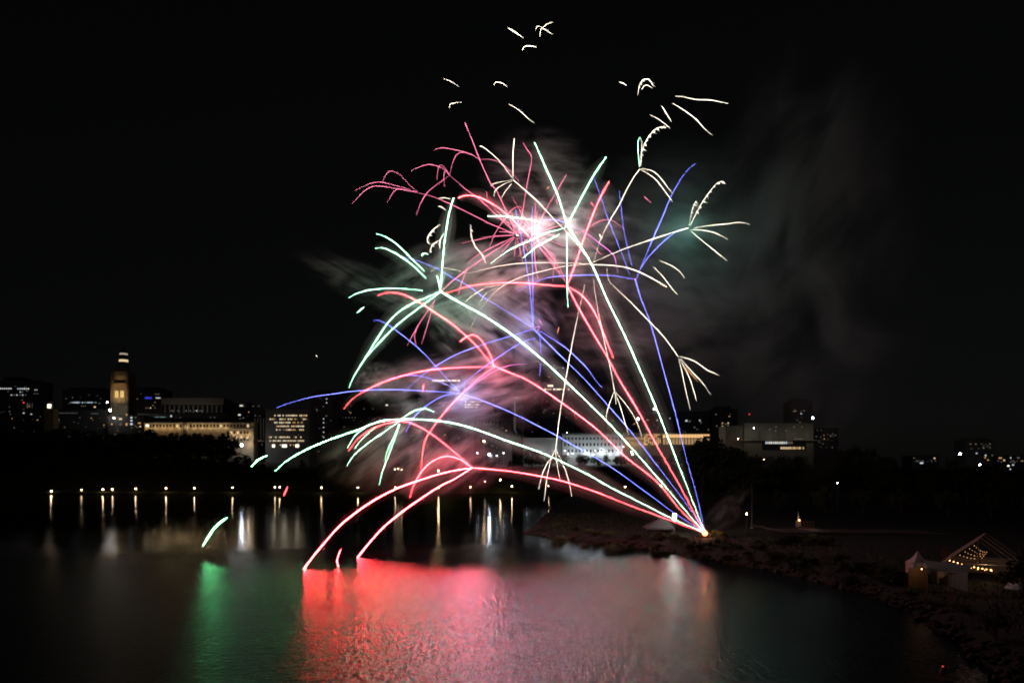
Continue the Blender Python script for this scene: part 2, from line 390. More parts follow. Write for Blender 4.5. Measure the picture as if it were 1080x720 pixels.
# ------------------------------------------------------------------ city buildings
def win(root, Y, x, y, wpx, hpx, e):
    c = P(x, y, Y); a = wpx*.42*Y/FPX; b = hpx*.42*Y/FPX
    m = MB(); m.box(c.x-a, c.x+a, Y-.12, Y+.15, c.z-b, c.z+b); return m.build('window', E[e] if isinstance(e, str) else e, root)
def building(label, x0, x1, yt, Y, wall='dark_wall', depth=30, name='office_building', cat='building', roof=None, steps=()):
    xa = (x0-540)/FPX*Y; xb = (x1-540)/FPX*Y; zt = P(0, yt, Y).z; zg = min(far_z(xa, Y), far_z(xb, Y))-1
    root = empty(name, ((xa+xb)/2, Y, zg)); tag(root, label, cat)
    m = MB(); m.box(xa, xb, Y, Y+depth, zg, zt); m.build('wall', M[wall], root)
    r = MB(); r.box(xa-.3, xb+.3, Y-.3, Y+depth+.3, zt+.02, zt+.9)
    for (sx0, sx1, sy) in steps:                  # plant rooms on the roof
        r.box((sx0-540)/FPX*Y, (sx1-540)/FPX*Y, Y+3, Y+depth-3, zt+.92, P(0, sy, Y).z)
    r.build('roof', M[roof or wall], root)
    if name == 'office_building':
        for k in range(int((x1-x0)*.62)): win(root, Y+.02, random.uniform(x0+2, x1-2), random.uniform(yt+4, max(yt+6, 474)), random.choice([1.0,1.4,2.2]), random.choice([.8,1.1]), random.choice(['faint','faint','dim','dimc','warm2' if random.random() < .4 else 'faint']))
    return root
def row(root, Y, x0, x1, y, step, wpx, hpx, cols, p=1.0):
    x = x0
    while x <= x1:
        if random.random() < p: win(root, Y, x+random.uniform(-.12,.12), y, wpx*random.uniform(.8,1.1), hpx, random.choice(cols))
        x += step
b = building('dark office block at the far left edge with a bright strip of windows on top', -8, 41, 402, 980, steps=((2,20,397),))
row(b, 980, -6, 13, 409.6, 2.2, 1.7, 1.4, ['cool','white','cool']); row(b, 980, 19, 30, 409.8, 2.2, 1.7, 1.4, ['white','cool']); row(b, 980, 19, 26, 413.2, 2.4, 1.4, 1.2, ['dim','cool'], .8)
row(b, 980, 6, 27, 416.4, 3, 1.5, 1.2, ['dimc','cool'], .6); row(b, 980, 37, 40, 411, 2, 1, 1.2, ['cool']); row(b, 980, 36, 40, 415, 2, 1, 1.1, ['dimc'])
b = building('low dim block with reddish and amber lamps left of the turret house', -4, 44, 424, 920, 'dark_wall')
win(b, 920, 25, 424.2, 1.6, 1.6, 'red'); row(b, 920, 29, 36, 427.5, 2.6, 1.0, 6, ['dim','faint']); win(b, 920, 25, 435.4, 2, 1.3, 'cool'); win(b, 920, 33, 436.6, 1.8, 1.2, 'cool'); win(b, 920, 43, 435, 2.4, 1.2, 'dimc')
b = building('wide dark block behind the turret house with a long pale window strip', 66, 112, 411, 990, steps=((70,106,408.5),))
row(b, 990, 75, 101, 424.3, 2, 1.6, 1.2, ['dimc','cool','green']); row(b, 990, 79, 84, 424.3, 2, 1.8, 1.6, ['cool']); win(b, 990, 76.5, 419, .9, 1.6, 'dimc'); win(b, 990, 94, 416.5, 2, .8, 'faint'); row(b, 990, 86, 91, 428, 2, 1.2, 1.1, ['dim']); win(b, 990, 100, 429, 2.2, 1.8, 'warm')
b = building('low long hall with a dotted row of small windows before the turret house', 36, 112, 432, 900, 'dark_wall', roof='slate')
row(b, 900, 57, 81, 435.4, 2, 1.1, 1, ['dimc','dim']); row(b, 900, 57, 64, 442.5, 2.4, 1.6, 1.6, ['dim','dimc'], .9); row(b, 900, 97, 103, 436, 2, 1.4, 1.2, ['dimc']); win(b, 900, 52.5, 454, 1.5, 1.3, 'cool'); win(b, 900, 61, 455, 2.4, 1.8, 'hot'); win(b, 900, 48, 449, 1.4, 1, 'dim')
def turret():
    Y = 890; c = P(51.5, 450, Y); root = empty('turret_house', (c.x, Y+5, far_z(c.x, Y)-1)); tag(root, 'small dim stone turret with one bright lantern window', 'tower')
    m = MB(); m.box(c.x-5.5, c.x+5.5, Y, Y+11, far_z(c.x, Y)-1, P(0,431,Y).z); m.build('wall', M['stone'], root)
    m = MB(); m.cone((c.x, Y+5.5), 6.2, 3, P(0,431,Y).z+.02, P(0,422.5,Y).z, 4, R(45)); m.build('roof', M['slate'], root)
    m = MB(); m.box(c.x-1.6, c.x+1.6, Y-.2, Y+2.5, P(0,430,Y).z, P(0,426,Y).z); m.build('lantern_window', E['hot'], root)
turret()
b = building('dark narrow block right of the clock tower with a blue lit sign', 141, 171, 411, 960, steps=((144,166,408),))
m = MB(); p0 = P(153,418.6,960); p1 = P(160,420.4,960); m.box(p0.x, p1.x, 959.6, 960.1, p1.z, p0.z); m.build('sign', E['blue'], b)
row(b, 960, 165, 169, 419.5, 1.8, 1.5, 1.5, ['white','cool']); row(b, 960, 164, 168, 415.5, 1.8, 1.2, 1.2, ['dim']); row(b, 960, 154, 166, 430, 2.4, 1.5, 1.3, ['dim','dimc','warm'], .7); win(b, 960, 141.5, 424, 1.8, 1.5, 'dimc')
b = building('long low dark roofed hall with a greenish light strip along its eaves', 145, 238, 436, 905, 'concrete', roof='slate')
row(b, 905, 146, 176, 439.6, 2.2, 2, .9, ['green','dimc','green']); win(b, 905, 155, 439.6, 3, 1.2, 'cool'); win(b, 905, 180.5, 438.6, 2, 2, 'cool'); row(b, 905, 222, 229, 440, 4.5, 1.3, 1, ['dimc'])
def colonnade():
    Y = 955; x0, x1 = (174-540)/FPX*Y, (236-540)/FPX*Y
    root = building('wide flat roofed hall with dark columns behind the floodlit long building', 174, 236, 427.5, Y, 'dark_glass', name='columned_hall')
    z0, z1 = P(0,446,Y).z, P(0,427.5,Y).z
    for i in range(13):
        c = x0+1.5+(x1-x0-3)*i/12; k = MB(); k.box(c-.75, c+.75, Y-4, Y-2.4, z0, z1); k.build('column', M['concrete'], root)
    k = MB(); k.box(x0-2, x1+2, Y-5.5, Y+31, z1+1.0, P(0,420,Y).z); k.build('roof_slab', M['concrete'], root)
    row(root, Y, 181, 214, 433, 2.2, 1.3, 1.6, ['cool','dimc','cool','dim'], .75)
    for i in range(4):
        x = x0+(i+.5)*(x1-x0)/4; lamp('floodlight', 'POINT', (x, Y-20, z0-4), 3200, (1,.8,.6), root, .3)  # added lamps without fixtures, standing in for city light on the hall
colonnade()

def clock_tower():
    Y = 900; c = P(125.8, 445, Y); X = c.x; zz = lambda py: P(0, py, Y).z
    root = empty('clock_tower', (X, Y+10, far_z(X, Y)-1)); tag(root, 'tall stone gothic clock tower floodlit amber at its middle', 'tower'); yc = Y+10
    m = MB(); m.box(X-8.9, X+8.9, Y+.4, Y+19.6, far_z(X, Y)-1, zz(404.5)); m.build('shaft', M['stone'], root)
    for sx in (-1, 1):
        for sy in (-1, 1):
            b_ = MB(); cx_, cy_ = X+sx*8.9, yc+sy*8.9
            b_.cone((cx_, cy_), 2.3, 2.0, far_z(X, Y)-1, zz(402), 8); b_.cone((cx_, cy_), 2.4, 2.4, zz(402)+.02, zz(400.8), 8)
            b_.cone((cx_, cy_), 1.7, 1.4, zz(400.8)+.02, zz(394.5), 8); b_.cone((cx_, cy_), 1.9, .1, zz(394.5)+.02, zz(388.5), 8)
            b_.build('buttress', M['stone'], root)
    for s in (-1, 1):                              # pair of pointed arches, tracery proud of the wall
        f = MB(); cx_ = X+s*3.3; pts = []
        for i in range(13):
            a = i/12*math.pi; pts.append((cx_-2.6*math.cos(a), Y-.15, zz(413)+3.4*math.sin(a)**.8))
        f.tube([(cx_-2.6, Y-.15, zz(424))]+pts+[(cx_+2.6, Y-.15, zz(424))], .42, 5)
        f.tube([(cx_, Y-.05, zz(424)), (cx_, Y-.05, zz(412))], .25, 4)
        w_ = f.build('arched_window', M['pale_stone'], root)
        g = MB(); g.box(cx_-1.9, cx_+1.9, Y+.1, Y+.6, zz(419), zz(412)); g.build('pane', E['arch'], w_)
    for i in range(5):
        rb = MB(); x = X-7.2+i*3.6; rb.box(x-.35, x+.35, Y-.2, Y+.5, zz(432), zz(425.5)); rb.build('pilaster', M['stone'], root)
    m = MB()
    for py in (404.3, 425): m.box(X-10.4, X+10.4, Y-.5, Y+20.5, zz(py)-.5, zz(py)+.5)
    m.build('cornice', M['stone'], root)
    m = MB(); m.box(X-7.2, X+7.2, yc-7.8, yc+7.8, zz(404.2)+.52, zz(392)); m.build('belfry', M['stone'], root)
    k = MB(); k.cone((0,0), 3.6, 3.6, 0, .4, 28); k.v = [(X+a, yc-7.82-c_, zz(397)+b_2) for a, b_2, c_ in k.v]; ck = k.build('clock_face', mat('clock_dial', (.5,.46,.38), .6), root)
    h = MB(); h.box(X-.18, X+.18, yc-8.36, yc-8.26, zz(397), zz(397)+2.8); h.box(X-.15, X+1.9, yc-8.38, yc-8.28, zz(397)-.15, zz(397)+.15); h.build('hand', M['dark_wall'], ck)
    m = MB(); m.box(X-7.9, X+7.9, yc-8.3, yc+8.3, zz(392)+.02, zz(391)); m.cone((X, yc), 9.0, 7.2, zz(391)+.02, zz(387), 4, R(45)); m.build('gallery', M['stone'], root)
    m = MB(); m.cone((X, yc), 6.4, 5.4, zz(387)+.02, zz(380.5), 8, R(22.5)); m.build('roof', M['copper'], root)
    lt = MB(); lt.cone((X, yc), 5.0, 5.0, zz(380.3), zz(378.0), 16); lt.build('light_band', emis('lantern_light_low', (.85,.62,.36)), root)
    m = MB(); m.cone((X, yc), 5.2, 4.3, zz(377.9), zz(372.9), 8, R(22.5)); m.build('lantern', M['copper'], root)
    lt = MB(); lt.cone((X, yc), 4.4, 4.4, zz(372.7), zz(371.2), 16); lt.build('light_band', emis('lantern_light_high', (.42,.33,.24)), root)
    m = MB(); m.cone((X, yc), 4.6, .2, zz(371.1), zz(364), 8, R(22.5)); m.cone((X, yc), .18, .1, zz(364), zz(359), 5); m.build('spire', M['copper'], root)
    for dx in (-14, 0, 14): lamp('floodlight', 'SPOT', (X+dx*.8, Y-24, zz(440)), 20000, (1,.62,.24), root, .4, (X+dx*.2, Y, zz(415)), 34, .9)
    for dx in (-9, 9): lamp('floodlight', 'SPOT', (X+dx, Y-9, zz(404)), 150, (1,.7,.4), root, .3, (X+dx*.6, yc, zz(391)), 60)
clock_tower()
b = building('low stone wing below the clock tower with scattered lit windows', 114, 152, 438.5, 880, 'dark_wall', roof='slate')
for x, y, wd, hh, e in ((120,440.6,3,2.4,'hot'),(127,441.6,4,2,'warm'),(133.5,437.5,2,3,'warm2'),(138.6,440.2,2.4,2,'cool'),(138.6,443.4,2.4,2,'cool'),(127,447.2,3,2.4,'dim'),(133.4,447.2,2.6,2.4,'warm2'),(138.6,447,3,2.4,'cool'),(143,440,1.6,1.6,'dim'),(147,446,3.5,1.5,'warm2'),(148,449.5,2,1.4,'warm'),(118,447,2,2,'warm2')): win(b, 880, x, y, wd, hh, e)

def long_building():
    Y = 868; zz = lambda py: P(0, py, Y).z; xx = lambda px: (px-540)/FPX*Y
    root = building('long classical sandstone building floodlit warm under dark pitched roof', 152, 267.5, 444.8, Y, 'stone', 16, 'government_building', roof='stone')
    r = MB(); x0, x1 = xx(151), xx(262)
    r.add([(x0,Y-1,zz(444.6)+1),(x1,Y-1,zz(446.5)+1.4),(x1,Y+17,zz(444.6)+1),(x0,Y+17,zz(444.6)+1),(x0+4,Y+8,zz(440)),(x1-16,Y+8,zz(441))],
          [(0,1,5,4),(1,2,5),(2,3,4,5),(3,0,4),(0,3,2,1)]); r.build('pitched_roof', M['slate'], root)
    e_ = MB(); e_.box(xx(151.5), xx(267.8), Y-1.1, Y-.02, zz(446.2)-.3, zz(445.6)); e_.build('cornice', M['pale_stone'], root)
    e_ = MB(); e_.box(xx(194), xx(267.8), Y-.6, Y-.02, zz(452.2)-.3, zz(451.7)); e_.build('string_course', M['pale_stone'], root)
    i = 0; x = 155.0
    while x < 265:
        if abs(x-195.5) > 2.2:
            for yy, hh in ((448.8,3.0),(456,3.0),(463,3.2)):
                if yy > 450 and x < 240: continue
                e = 'win' if random.random() < .7 else 'lit'
                m_ = M['win_dark'] if e == 'win' else E['warm']
                f = MB(); f.box(xx(x-1.0), xx(x+1.0), Y-.1, Y+.2, zz(yy+hh/2), zz(yy-hh/2)); f.build('window', m_, root)
        x += 3.55
    bay = MB(); bay.box(xx(194), xx(197), Y-1.8, Y-.02, zz(462), zz(445.2)); bay.build('wall_bay', M['dark_wall'], root)
    for k in range(14):
        x = xx(156+k*8.2); lamp('floodlight', 'POINT', (x, Y-3.2, zz(450.5 if k < 11 else 458)), 680, (1,.70,.36), root, .3)
    for px, py, s in ((155.5,448.5,4.2),): win(root, Y, px, py, s, 2.2, 'hot')
    for x, y in ((244,460.5),(249,461),(254.5,461),(261,461.5)): win(root, Y, x, y, 3, 2.6, 'warm')
    lamp('floodlight', 'POINT', P(262,468,Y-6), 1500, (1,.8,.55), root, .3)
long_building()
b = building('slim grey tower with faint vertical lines beside the long floodlit building', 266.5, 280, 432, 930, 'concrete', steps=((269,276,429.5),))
for x in (269,272,275,278): win(b, 930, x, 452, .5, 26, 'faint')
row(b, 930, 272, 276, 464.5, 2, 1.4, 1.2, ['dim','warm']); win(b, 930, 262.2+5, 445.5, 3, 2, 'purple')
b = building('dark stepped block far behind with two bright rooftop lamps near its corner', 228, 272, 430, 1050, steps=((232,262,424),))
for x, y, wd, hh, e in ((236.5,426.8,1.6,1.4,'dim'),(254.5,427.6,4,1.6,'white'),(252.5,437.3,3,1.8,'white'),(267,428,2,1,'dim'),(273,428,1.4,1,'dim'),(243,433,1,6,'faint')): win(b, 1050, x, y, wd, hh, e)
b = building('wide office block with bright rows of warm windows in horizontal bands', 280, 326, 432, 880, 'concrete', steps=((286,318,429.5),))
for y, x0, p in ((438,290,.75),(441.8,285,.5),(445.4,290,.8),(449.3,292,.95),(453,290,.85),(460.8,284,.8),(464.6,285,.95),(469,287,.45)):
    row(b, 880, x0, 320+(y < 442)*4, y, 1.75, 1.5, 1.7, ['warm','white','dim','warm2','warm'], p)
for x, wd in ((288.5,3.4),(300,6),(313.5,4.5)): win(b, 880, x, 470, wd, 3.6, 'hot')
b = building('dark narrow tower with one vertical string of lit windows right of the banded block', 328, 351, 415, 930, 'concrete', steps=((332,346,411),))
for y in (441.5,445.5,450.5,455.5,460.8): win(b, 930, 341.3, y, 1.3, 1.2, 'cool')
for x, y in ((344.5,420.4),(344.5,424.6),(334,431.5),(341,428.5)): win(b, 930, x, y, 1.4, 1.2, 'dimc' if x < 344 else 'cool')
row(b, 930, 329, 338, 475.8, 3.5, 1.3, 1.2, ['dimc'])
b = building('broad dark tower behind the low green comet trails with few lit windows', 352, 402, 418, 960, steps=((360,392,412),))
row(b, 960, 365, 376, 440.2, 3.2, 1.2, 1.2, ['dimc','dim'])
b = building('dark tower with one small square lit window left of the tall hotel tower', 403, 446, 408, 1000, steps=((410,440,403),))
win(b, 1000, 408, 427, 2.8, 2, 'white'); win(b, 1000, 424, 431, 1.2, 1.5, 'dim'); win(b, 1000, 424, 425, 1, 1, 'faint')
b = building('tall dark tower crowned by a bright strip of rooftop windows', 448, 489, 399, 950, steps=((454,486,395),))
row(b, 950, 457, 485, 401.2, 2.1, 1.9, 2.0, ['hot','white','hot']); row(b, 950, 469, 480, 405.4, 2.2, 1.6, 1.2, ['warm','dim']); win(b, 950, 475.5, 413.5, 1.7, 1.6, 'warm'); row(b, 950, 464, 470, 424.5, 2, 1.3, 1.6, ['warm2','dim']); win(b, 950, 467.5, 427, 1.8, 2, 'warm2'); win(b, 950, 486.5, 427, 1.2, 1.6, 'dim')
b = building('dark tower with three short stacked bands of lit windows', 489, 520, 416, 900, steps=((494,512,413),))
for y, x1, p in ((423.5,508,.9),(426.5,505,.8),(429.3,504,.95)): row(b, 900, 491, x1, y, 1.7, 1.5, 1.5, ['hot','warm','white'], p)
b = building('low dark glass block with a row of tall narrow lit windows', 500, 540, 436, 870, 'dark_glass')
row(b, 870, 504, 526, 445.5, 3.4, 1.0, 6, ['dim','faint','dim'], .9); row(b, 870, 504, 530, 452.3, 2.6, 1.2, 1, ['dim','faint'], .7); row(b, 870, 506, 528, 437.5, 3, 1, 1, ['faint','dim'], .7)
b = building('slender tower with a single lit vertical line of stairwell windows', 538, 550, 417, 940, steps=((540,548,414.5),))
for k in range(17): win(b, 940, 543, 423.5+k*1.9, .9 if k < 9 else 2.6, 1.0, 'cool' if k < 8 else random.choice(['dim','dimc']))
row(b, 940, 540, 547, 419.2, 2, 1.8, 1, ['dim','cool'])
b = building('dark tower behind the red comet trail with few small lit windows', 553, 572, 385, 1060, steps=((557,568,381),))
for x, y in ((560,393),(563,391),(572,400),(575,400.4),(580,400.2),(566,417),(564,419),(577,423),(573.5,434.5)): win(b, 1060, min(x, 571), y, 1.6, 1.2, 'dim')
b = building('tall tower right of centre with bright window band near the top', 571, 606, 380, 1010, steps=((575,600,377),))
row(b, 1010, 585, 594, 388, 2.2, 1.6, 1.5, ['dim','cool']); row(b, 1010, 578.5, 582.5, 406.7, 2, 1.8, 2, ['hot']); row(b, 1010, 575, 601, 410.4, 1.9, 1.7, 1.6, ['hot','white','warm'], .85)
for x, y in ((577,423),(573.5,434.5),(580,417)): win(b, 1010, x, y, 1.8, 1.2, 'dim')
b = building('grey dark tower just right of the bright banded tower', 607, 640, 402, 1080, steps=((612,634,398),))
for x, y in ((612,430),(622,437),(628,421)): win(b, 1080, x, y, 1.4, 1.2, 'faint')
b = building('low wide dark block between the white court and the dark wood', 640, 716, 437, 1050)
for x, y, e in ((684,443,'dim'),(693,443,'cool'),(706.5,441,'cool'),(701,447,'faint')): win(b, 1050, x, y, 1.5, 1.2, e)
b = building('dark apartment block with pairs of lit windows behind the glowing gallery', 716, 748, 434, 1000)
for x, y, wd, e in ((724,443.5,2.6,'cool'),(727,444.3,1.4,'dim'),(738,443.2,1.4,'cool'),(739.4,445,1.2,'dim'),(732.5,450.5,1.4,'dim'),(747,453,1.2,'dim')): win(b, 1000, x, y, wd, 2.0, e)
b = building('dark tower with a cluster of small lit windows left of the beige museum', 752, 778, 432, 1000, steps=((756,772,428),))
for x, y, e in ((756,449,'dim'),(762,446,'warm2'),(762,449.5,'warm'),(762.5,452.3,'warm'),(768,446,'warm'),(768,449,'warm2'),(768,453.8,'warm'),(771,450,'dim'),(765.5,447,'dim')): win(b, 1000, x, y, 1.5, 1.6, e)

def white_court():
    Y = 868; zz = lambda py: P(0, py, Y).z; xx = lambda px: (px-540)/FPX*Y
    root = building('long white stone court building floodlit cold white from its foot', 593, 657, 457.5, Y, 'pale_stone', 22, 'court_building', roof='copper')
    wing = MB(); wing.box(xx(552), xx(592.8), Y+5, Y+20, far_z(xx(570), Y)-1, zz(462)); wg = wing.build('wing', M['pale_stone'], root)
    for i in range(14):
        x = xx(554+i*2.85); k = MB(); k.box(x-.55, x+.55, Y+3.4, Y+4.9, zz(479), zz(463.5)); k.build('column', M['pale_stone'], wg)
    k = MB(); k.box(xx(551.5), xx(592.6), Y+3, Y+20.5, zz(463.4), zz(461.4)); k.build('entablature', M['pale_stone'], wg)
    for i in range(16):
        x = 596+i*3.85
        for yy, hh in ((462.2,2.4),(468.6,3.2),(475.2,3.0)):
            f = MB(); f.box(xx(x-.9), xx(x+.9), Y-.1, Y+.2, zz(yy+hh/2), zz(yy-hh/2)); f.build('window', M['win_dark'], root)
    k = MB(); k.box(xx(592.6), xx(657.4), Y-.9, Y-.02, zz(459.4), zz(458.6)); k.build('cornice', M['pale_stone'], root)
    for i in range(5):
        k = MB(); a = xx(597+i*13.5); k.add([(a-2,Y+2,zz(457.3)+1.05),(a+2,Y+2,zz(457.3)+1.05),(a+2,Y+6,zz(457.3)+1.05),(a-2,Y+6,zz(457.3)+1.05),(a,Y+4,zz(454.5)+1)], [(0,1,4),(1,2,4),(2,3,4),(3,0,4),(0,3,2,1)]); k.build('dormer', M['copper'], root)
    hot = emis('floodlight_lens', (16,17,18), 'AUTO')
    for px_, py_, e_ in ((599,478.5,500),(604,478,900),(618.5,478,4200),(626,479,500),(635,477,4500),(643.5,479,1600),(652,476.5,3600),(657.5,471,700)):
        p = P(px_, py_, Y-4.5); fl = MB(); fl.ball(p, .42, 8, 5); fo = fl.build('floodlight', hot, root)
        lamp('facade_light', 'POINT', p+Vector((0,.9,.6)), e_*.5, (.80,.93,1), fo, .4)
    for k in range(6): lamp('facade_light', 'POINT', P(598+k*11, 474, Y-17), 2600, (.85,.95,1), root, .4)  # added fill lamps that lift the whole facade evenly
    for px_ in (560,572,584): lamp('facade_light', 'POINT', P(px_, 474, Y-3), 900, (.85,.95,1), wg, .4)
white_court()
def gallery():
    Y = 880; zz = lambda py: P(0, py, Y).z; xx = lambda px: (px-540)/FPX*Y
    root = building('low glowing amber glass gallery right of the white court', 658, 749.5, 456.8, Y, 'stone', 20, 'glass_gallery', roof='concrete')
    ga = emis('gallery_glow', (.95,.55,.22)); gb = emis('gallery_glow_dim', (.40,.24,.11))
    for i in range(9): x = 659.5+i*2.3; f = MB(); f.box(xx(x), xx(x+1.9), Y-.12, Y+.1, zz(463.5), zz(461)); f.build('window', gb, root)
    for i in range(9):
        for j in range(6):
            x = 679.6+i*2.0; y = 457.6+j*2.0
            if random.random() < .85: f = MB(); f.box(xx(x), xx(x+1.2), Y-.14, Y+.1, zz(y+1.3), zz(y)); f.build('lattice_pane', random.choice([ga, ga, gb]), root)
    for i in range(15):
        x = 699+i*3.3; f = MB(); f.box(xx(x), xx(x+3.0), Y-.12, Y+.1, zz(461.5 if i < 13 else 459.5), zz(457.8)); f.build('window', ga, root)
        f = MB(); f.box(xx(x+.3), xx(x+2.7), Y-.12, Y+.1, zz(468.5), zz(462.4)); f.build('window', gb, root)
    for i in range(4): lamp('floodlight', 'POINT', P(662+i*6, 468, Y-3), 400, (1,.7,.4), root, .3)
gallery()
def museum():
    Y = 840; zz = lambda py: P(0, py, Y).z; xx = lambda px: (px-540)/FPX*Y
    root = building('big pale beige museum block with lit window rows under its overhang', 785, 858, 447, Y, 'beige', 34, 'museum_building', roof='beige')
    lo = MB(); lo.box(xx(766), xx(784.8), Y+3, Y+30, far_z(xx(775), Y)-1, zz(448.5)); lo.build('wing', M['beige'], root)
    sl = MB(); sl.box(xx(780), xx(878), Y-4, Y-.02, zz(464.6), zz(463.6)); sl.build('ledge', M['beige'], root)
    ba = MB(); ba.box(xx(804), xx(850), Y-.3, Y-.01, zz(474.6), zz(465)); ba.build('window_band', M['dark_glass'], root)
    for i in range(15): win(root, Y-.35, 808+i*1.95, 466.7, 1.5, 2.8, 'dim' if i > 11 else random.choice(['cool','white','cool']))
    for i in range(13): win(root, Y-.35, 824+i*1.95, 472.3, 1.5, 2.8, 'warm' if i < 6 else random.choice(['warm2','warm','dim']))
    for x, y in ((812,452.5),(818.5,450),(818,454),(837.5,450),(829,454),(846,450)): win(root, Y, x, y, 1.6, 1.1, 'dim')
    for k in range(3): f = MB(); f.box(xx(811), xx(848-k*4), Y-.08, Y+.1, zz(457+k*2.4)-.14, zz(457+k*2.4)+.14); f.build('glow_line', E['faint'], root)  # emissive strips drawn in for faint lit lines across the facade
    win(root, Y, 842, 462.6, 11, .8, 'dim')
    for k in range(11): f = MB(); f.box(xx(788+k*6.6)-.18, xx(788+k*6.6)+.18, Y-.45, Y-.01, zz(463.4), zz(447.3)); f.build('fin', M['beige'], root)
    for px_ in (792,815,838,856): lamp('floodlight', 'POINT', P(px_, 459, Y-12), 380, (1,.98,.78), root, .3)
    row(root, Y+2.9, 770, 782, 477.5, 3, 2.2, 3, ['dim','faint'])
museum()
b = building('dark high rise with a few dim windows standing behind the beige museum', 834, 857, 423, 1100, steps=((838,853,420),))
for x, y, e in ((837,433.6,'dim'),(840,433.2,'faint'),(845,436,'cool'),(848,433,'dim')): win(b, 1100, x, y, 1.7, 1.3, e)
b = building('low dark block right of the beige museum with a few faint windows', 858, 884, 452, 1000)
for x, y, e in ((862,453.5,'faint'),(866,452.8,'faint'),(869,458.8,'dim'),(876,459.5,'dim')): win(b, 1000, x, max(y, 453.5), 1.7, 1.5, e)
b = building('dark high rise near the right edge with scattered coloured windows', 1019, 1047, 464, 1100, 'concrete', steps=((1024,1042,462),))
for x, y, e in ((1023.5,468,'dim'),(1044,468,'dim'),(1030,477.8,'cool'),(1039.5,480,'white'),(1039,482.3,'warm2'),(1042,484.8,'warm2'),(1035,468,'faint'),(1033,489.7,'cool'),(1046.5,480,'dim')): win(b, 1100, x, y, 1.8, 1.4, e)
b = building('low dim row of buildings at the right edge with coloured lights', 1048, 1100, 481, 1150, 'concrete')
for x, y, wd, e in ((1055,482.7,4,'warm2'),(1059,485,2,'warm'),(1066,481.8,1.4,'cool'),(1074,482,3,'dim'),(1063.5,491,2.4,'hot'),(1068.5,490,2.2,'cool'),(1065.5,494.5,1.5,'cool'),(1070,487.3,1.6,'dim')): win(b, 1150, x, max(y, 482.5), wd, 1.6, e)
for k in range(9): win(b, 1150, 1064+k*2.2, 498.5, 1.8, .9, emis('strip_red', (.30,.07,.06)) if k == 0 else bpy.data.materials['strip_red'])
b = building('low distant shed with one bright lamp right of the dark wood', 962, 990, 481, 1150)
win(b, 1150, 972, 488, 4, 2, 'cool'); win(b, 1150, 985.6, 483, 2, 1.6, 'warm'); win(b, 1150, 964, 482.8, 2, 1, 'dim')

# ------------------------------------------------------------------ street lamps
globes = dict(warm=emis('lamp_globe_warm', (80,52,27), 'AUTO'), cool=emis('lamp_globe_cool', (40,44,50), 'AUTO'), big=emis('lamp_globe_bright', (66,61,52), 'AUTO'), bigc=emis('lamp_globe_bright_cool', (70,78,92), 'AUTO'), small=emis('lamp_globe_small', (14,10,6), 'AUTO'))
def make_lamp(h, r, g, arm=False):
    root = empty('street_lamp', (0,0,0))
    m = MB(); m.tube([(0,0,-.3),(0,0,.5),(0,0,h-.4)], [.16,.1,.07], 6); m.build('pole', M['metal'], root)
    m = MB(); m.ball((0,0,h), r, 10, 6); m.build('lamp_globe', globes[g], root)
    m = MB(); m.cone((0,0), r*1.15, .1, h+r*.8, h+r*1.35, 8); m.build('cap', M['metal'], root)
    return root
def copy_thing(src):
    o = src.copy(); C.objects.link(o)
    for c in src.children:
        d = c.copy(); C.objects.link(d); d.parent = o
    return o
proto = {}
def put_lamp(px, py, Y, r, g, label, group, ground=None):
    c = P(px, py, Y); z = far_z(c.x, Y) if ground is None else ground
    h = max(2.5, round(c.z-z, 1)); key = (h, r, g)
    if key not in proto: proto[key] = o = make_lamp(h, r, g)
    else: o = copy_thing(proto[key])
    o.location = (c.x, Y, c.z-h)
    tag(o, label, 'street lamp', group); return o
near = [(54,517.5,0.45),(86,516.5,0.26),(108.5,516,0.43),(118.5,515.5,0.30),(143,515,0.36),(175,514.6,0.43),(205,514.3,0.33),(245,513.9,0.36),(290,513.6,0.32),(294.8,513.2,0.32),(339,513.8,0.32),(377.5,513.8,0.36),(417,513.6,0.29),(462.5,514,0.36),(496.3,513.4,0.29),(540,512.4,0.36),(578.5,512.2,0.24)]
for i, (a, b_, r) in enumerate(near):
    put_lamp(a, b_, 704, r, 'warm', f'warm lit lamp on the far riverside path, {ordinal(i)} from the left', 'lamps along the far riverside path')
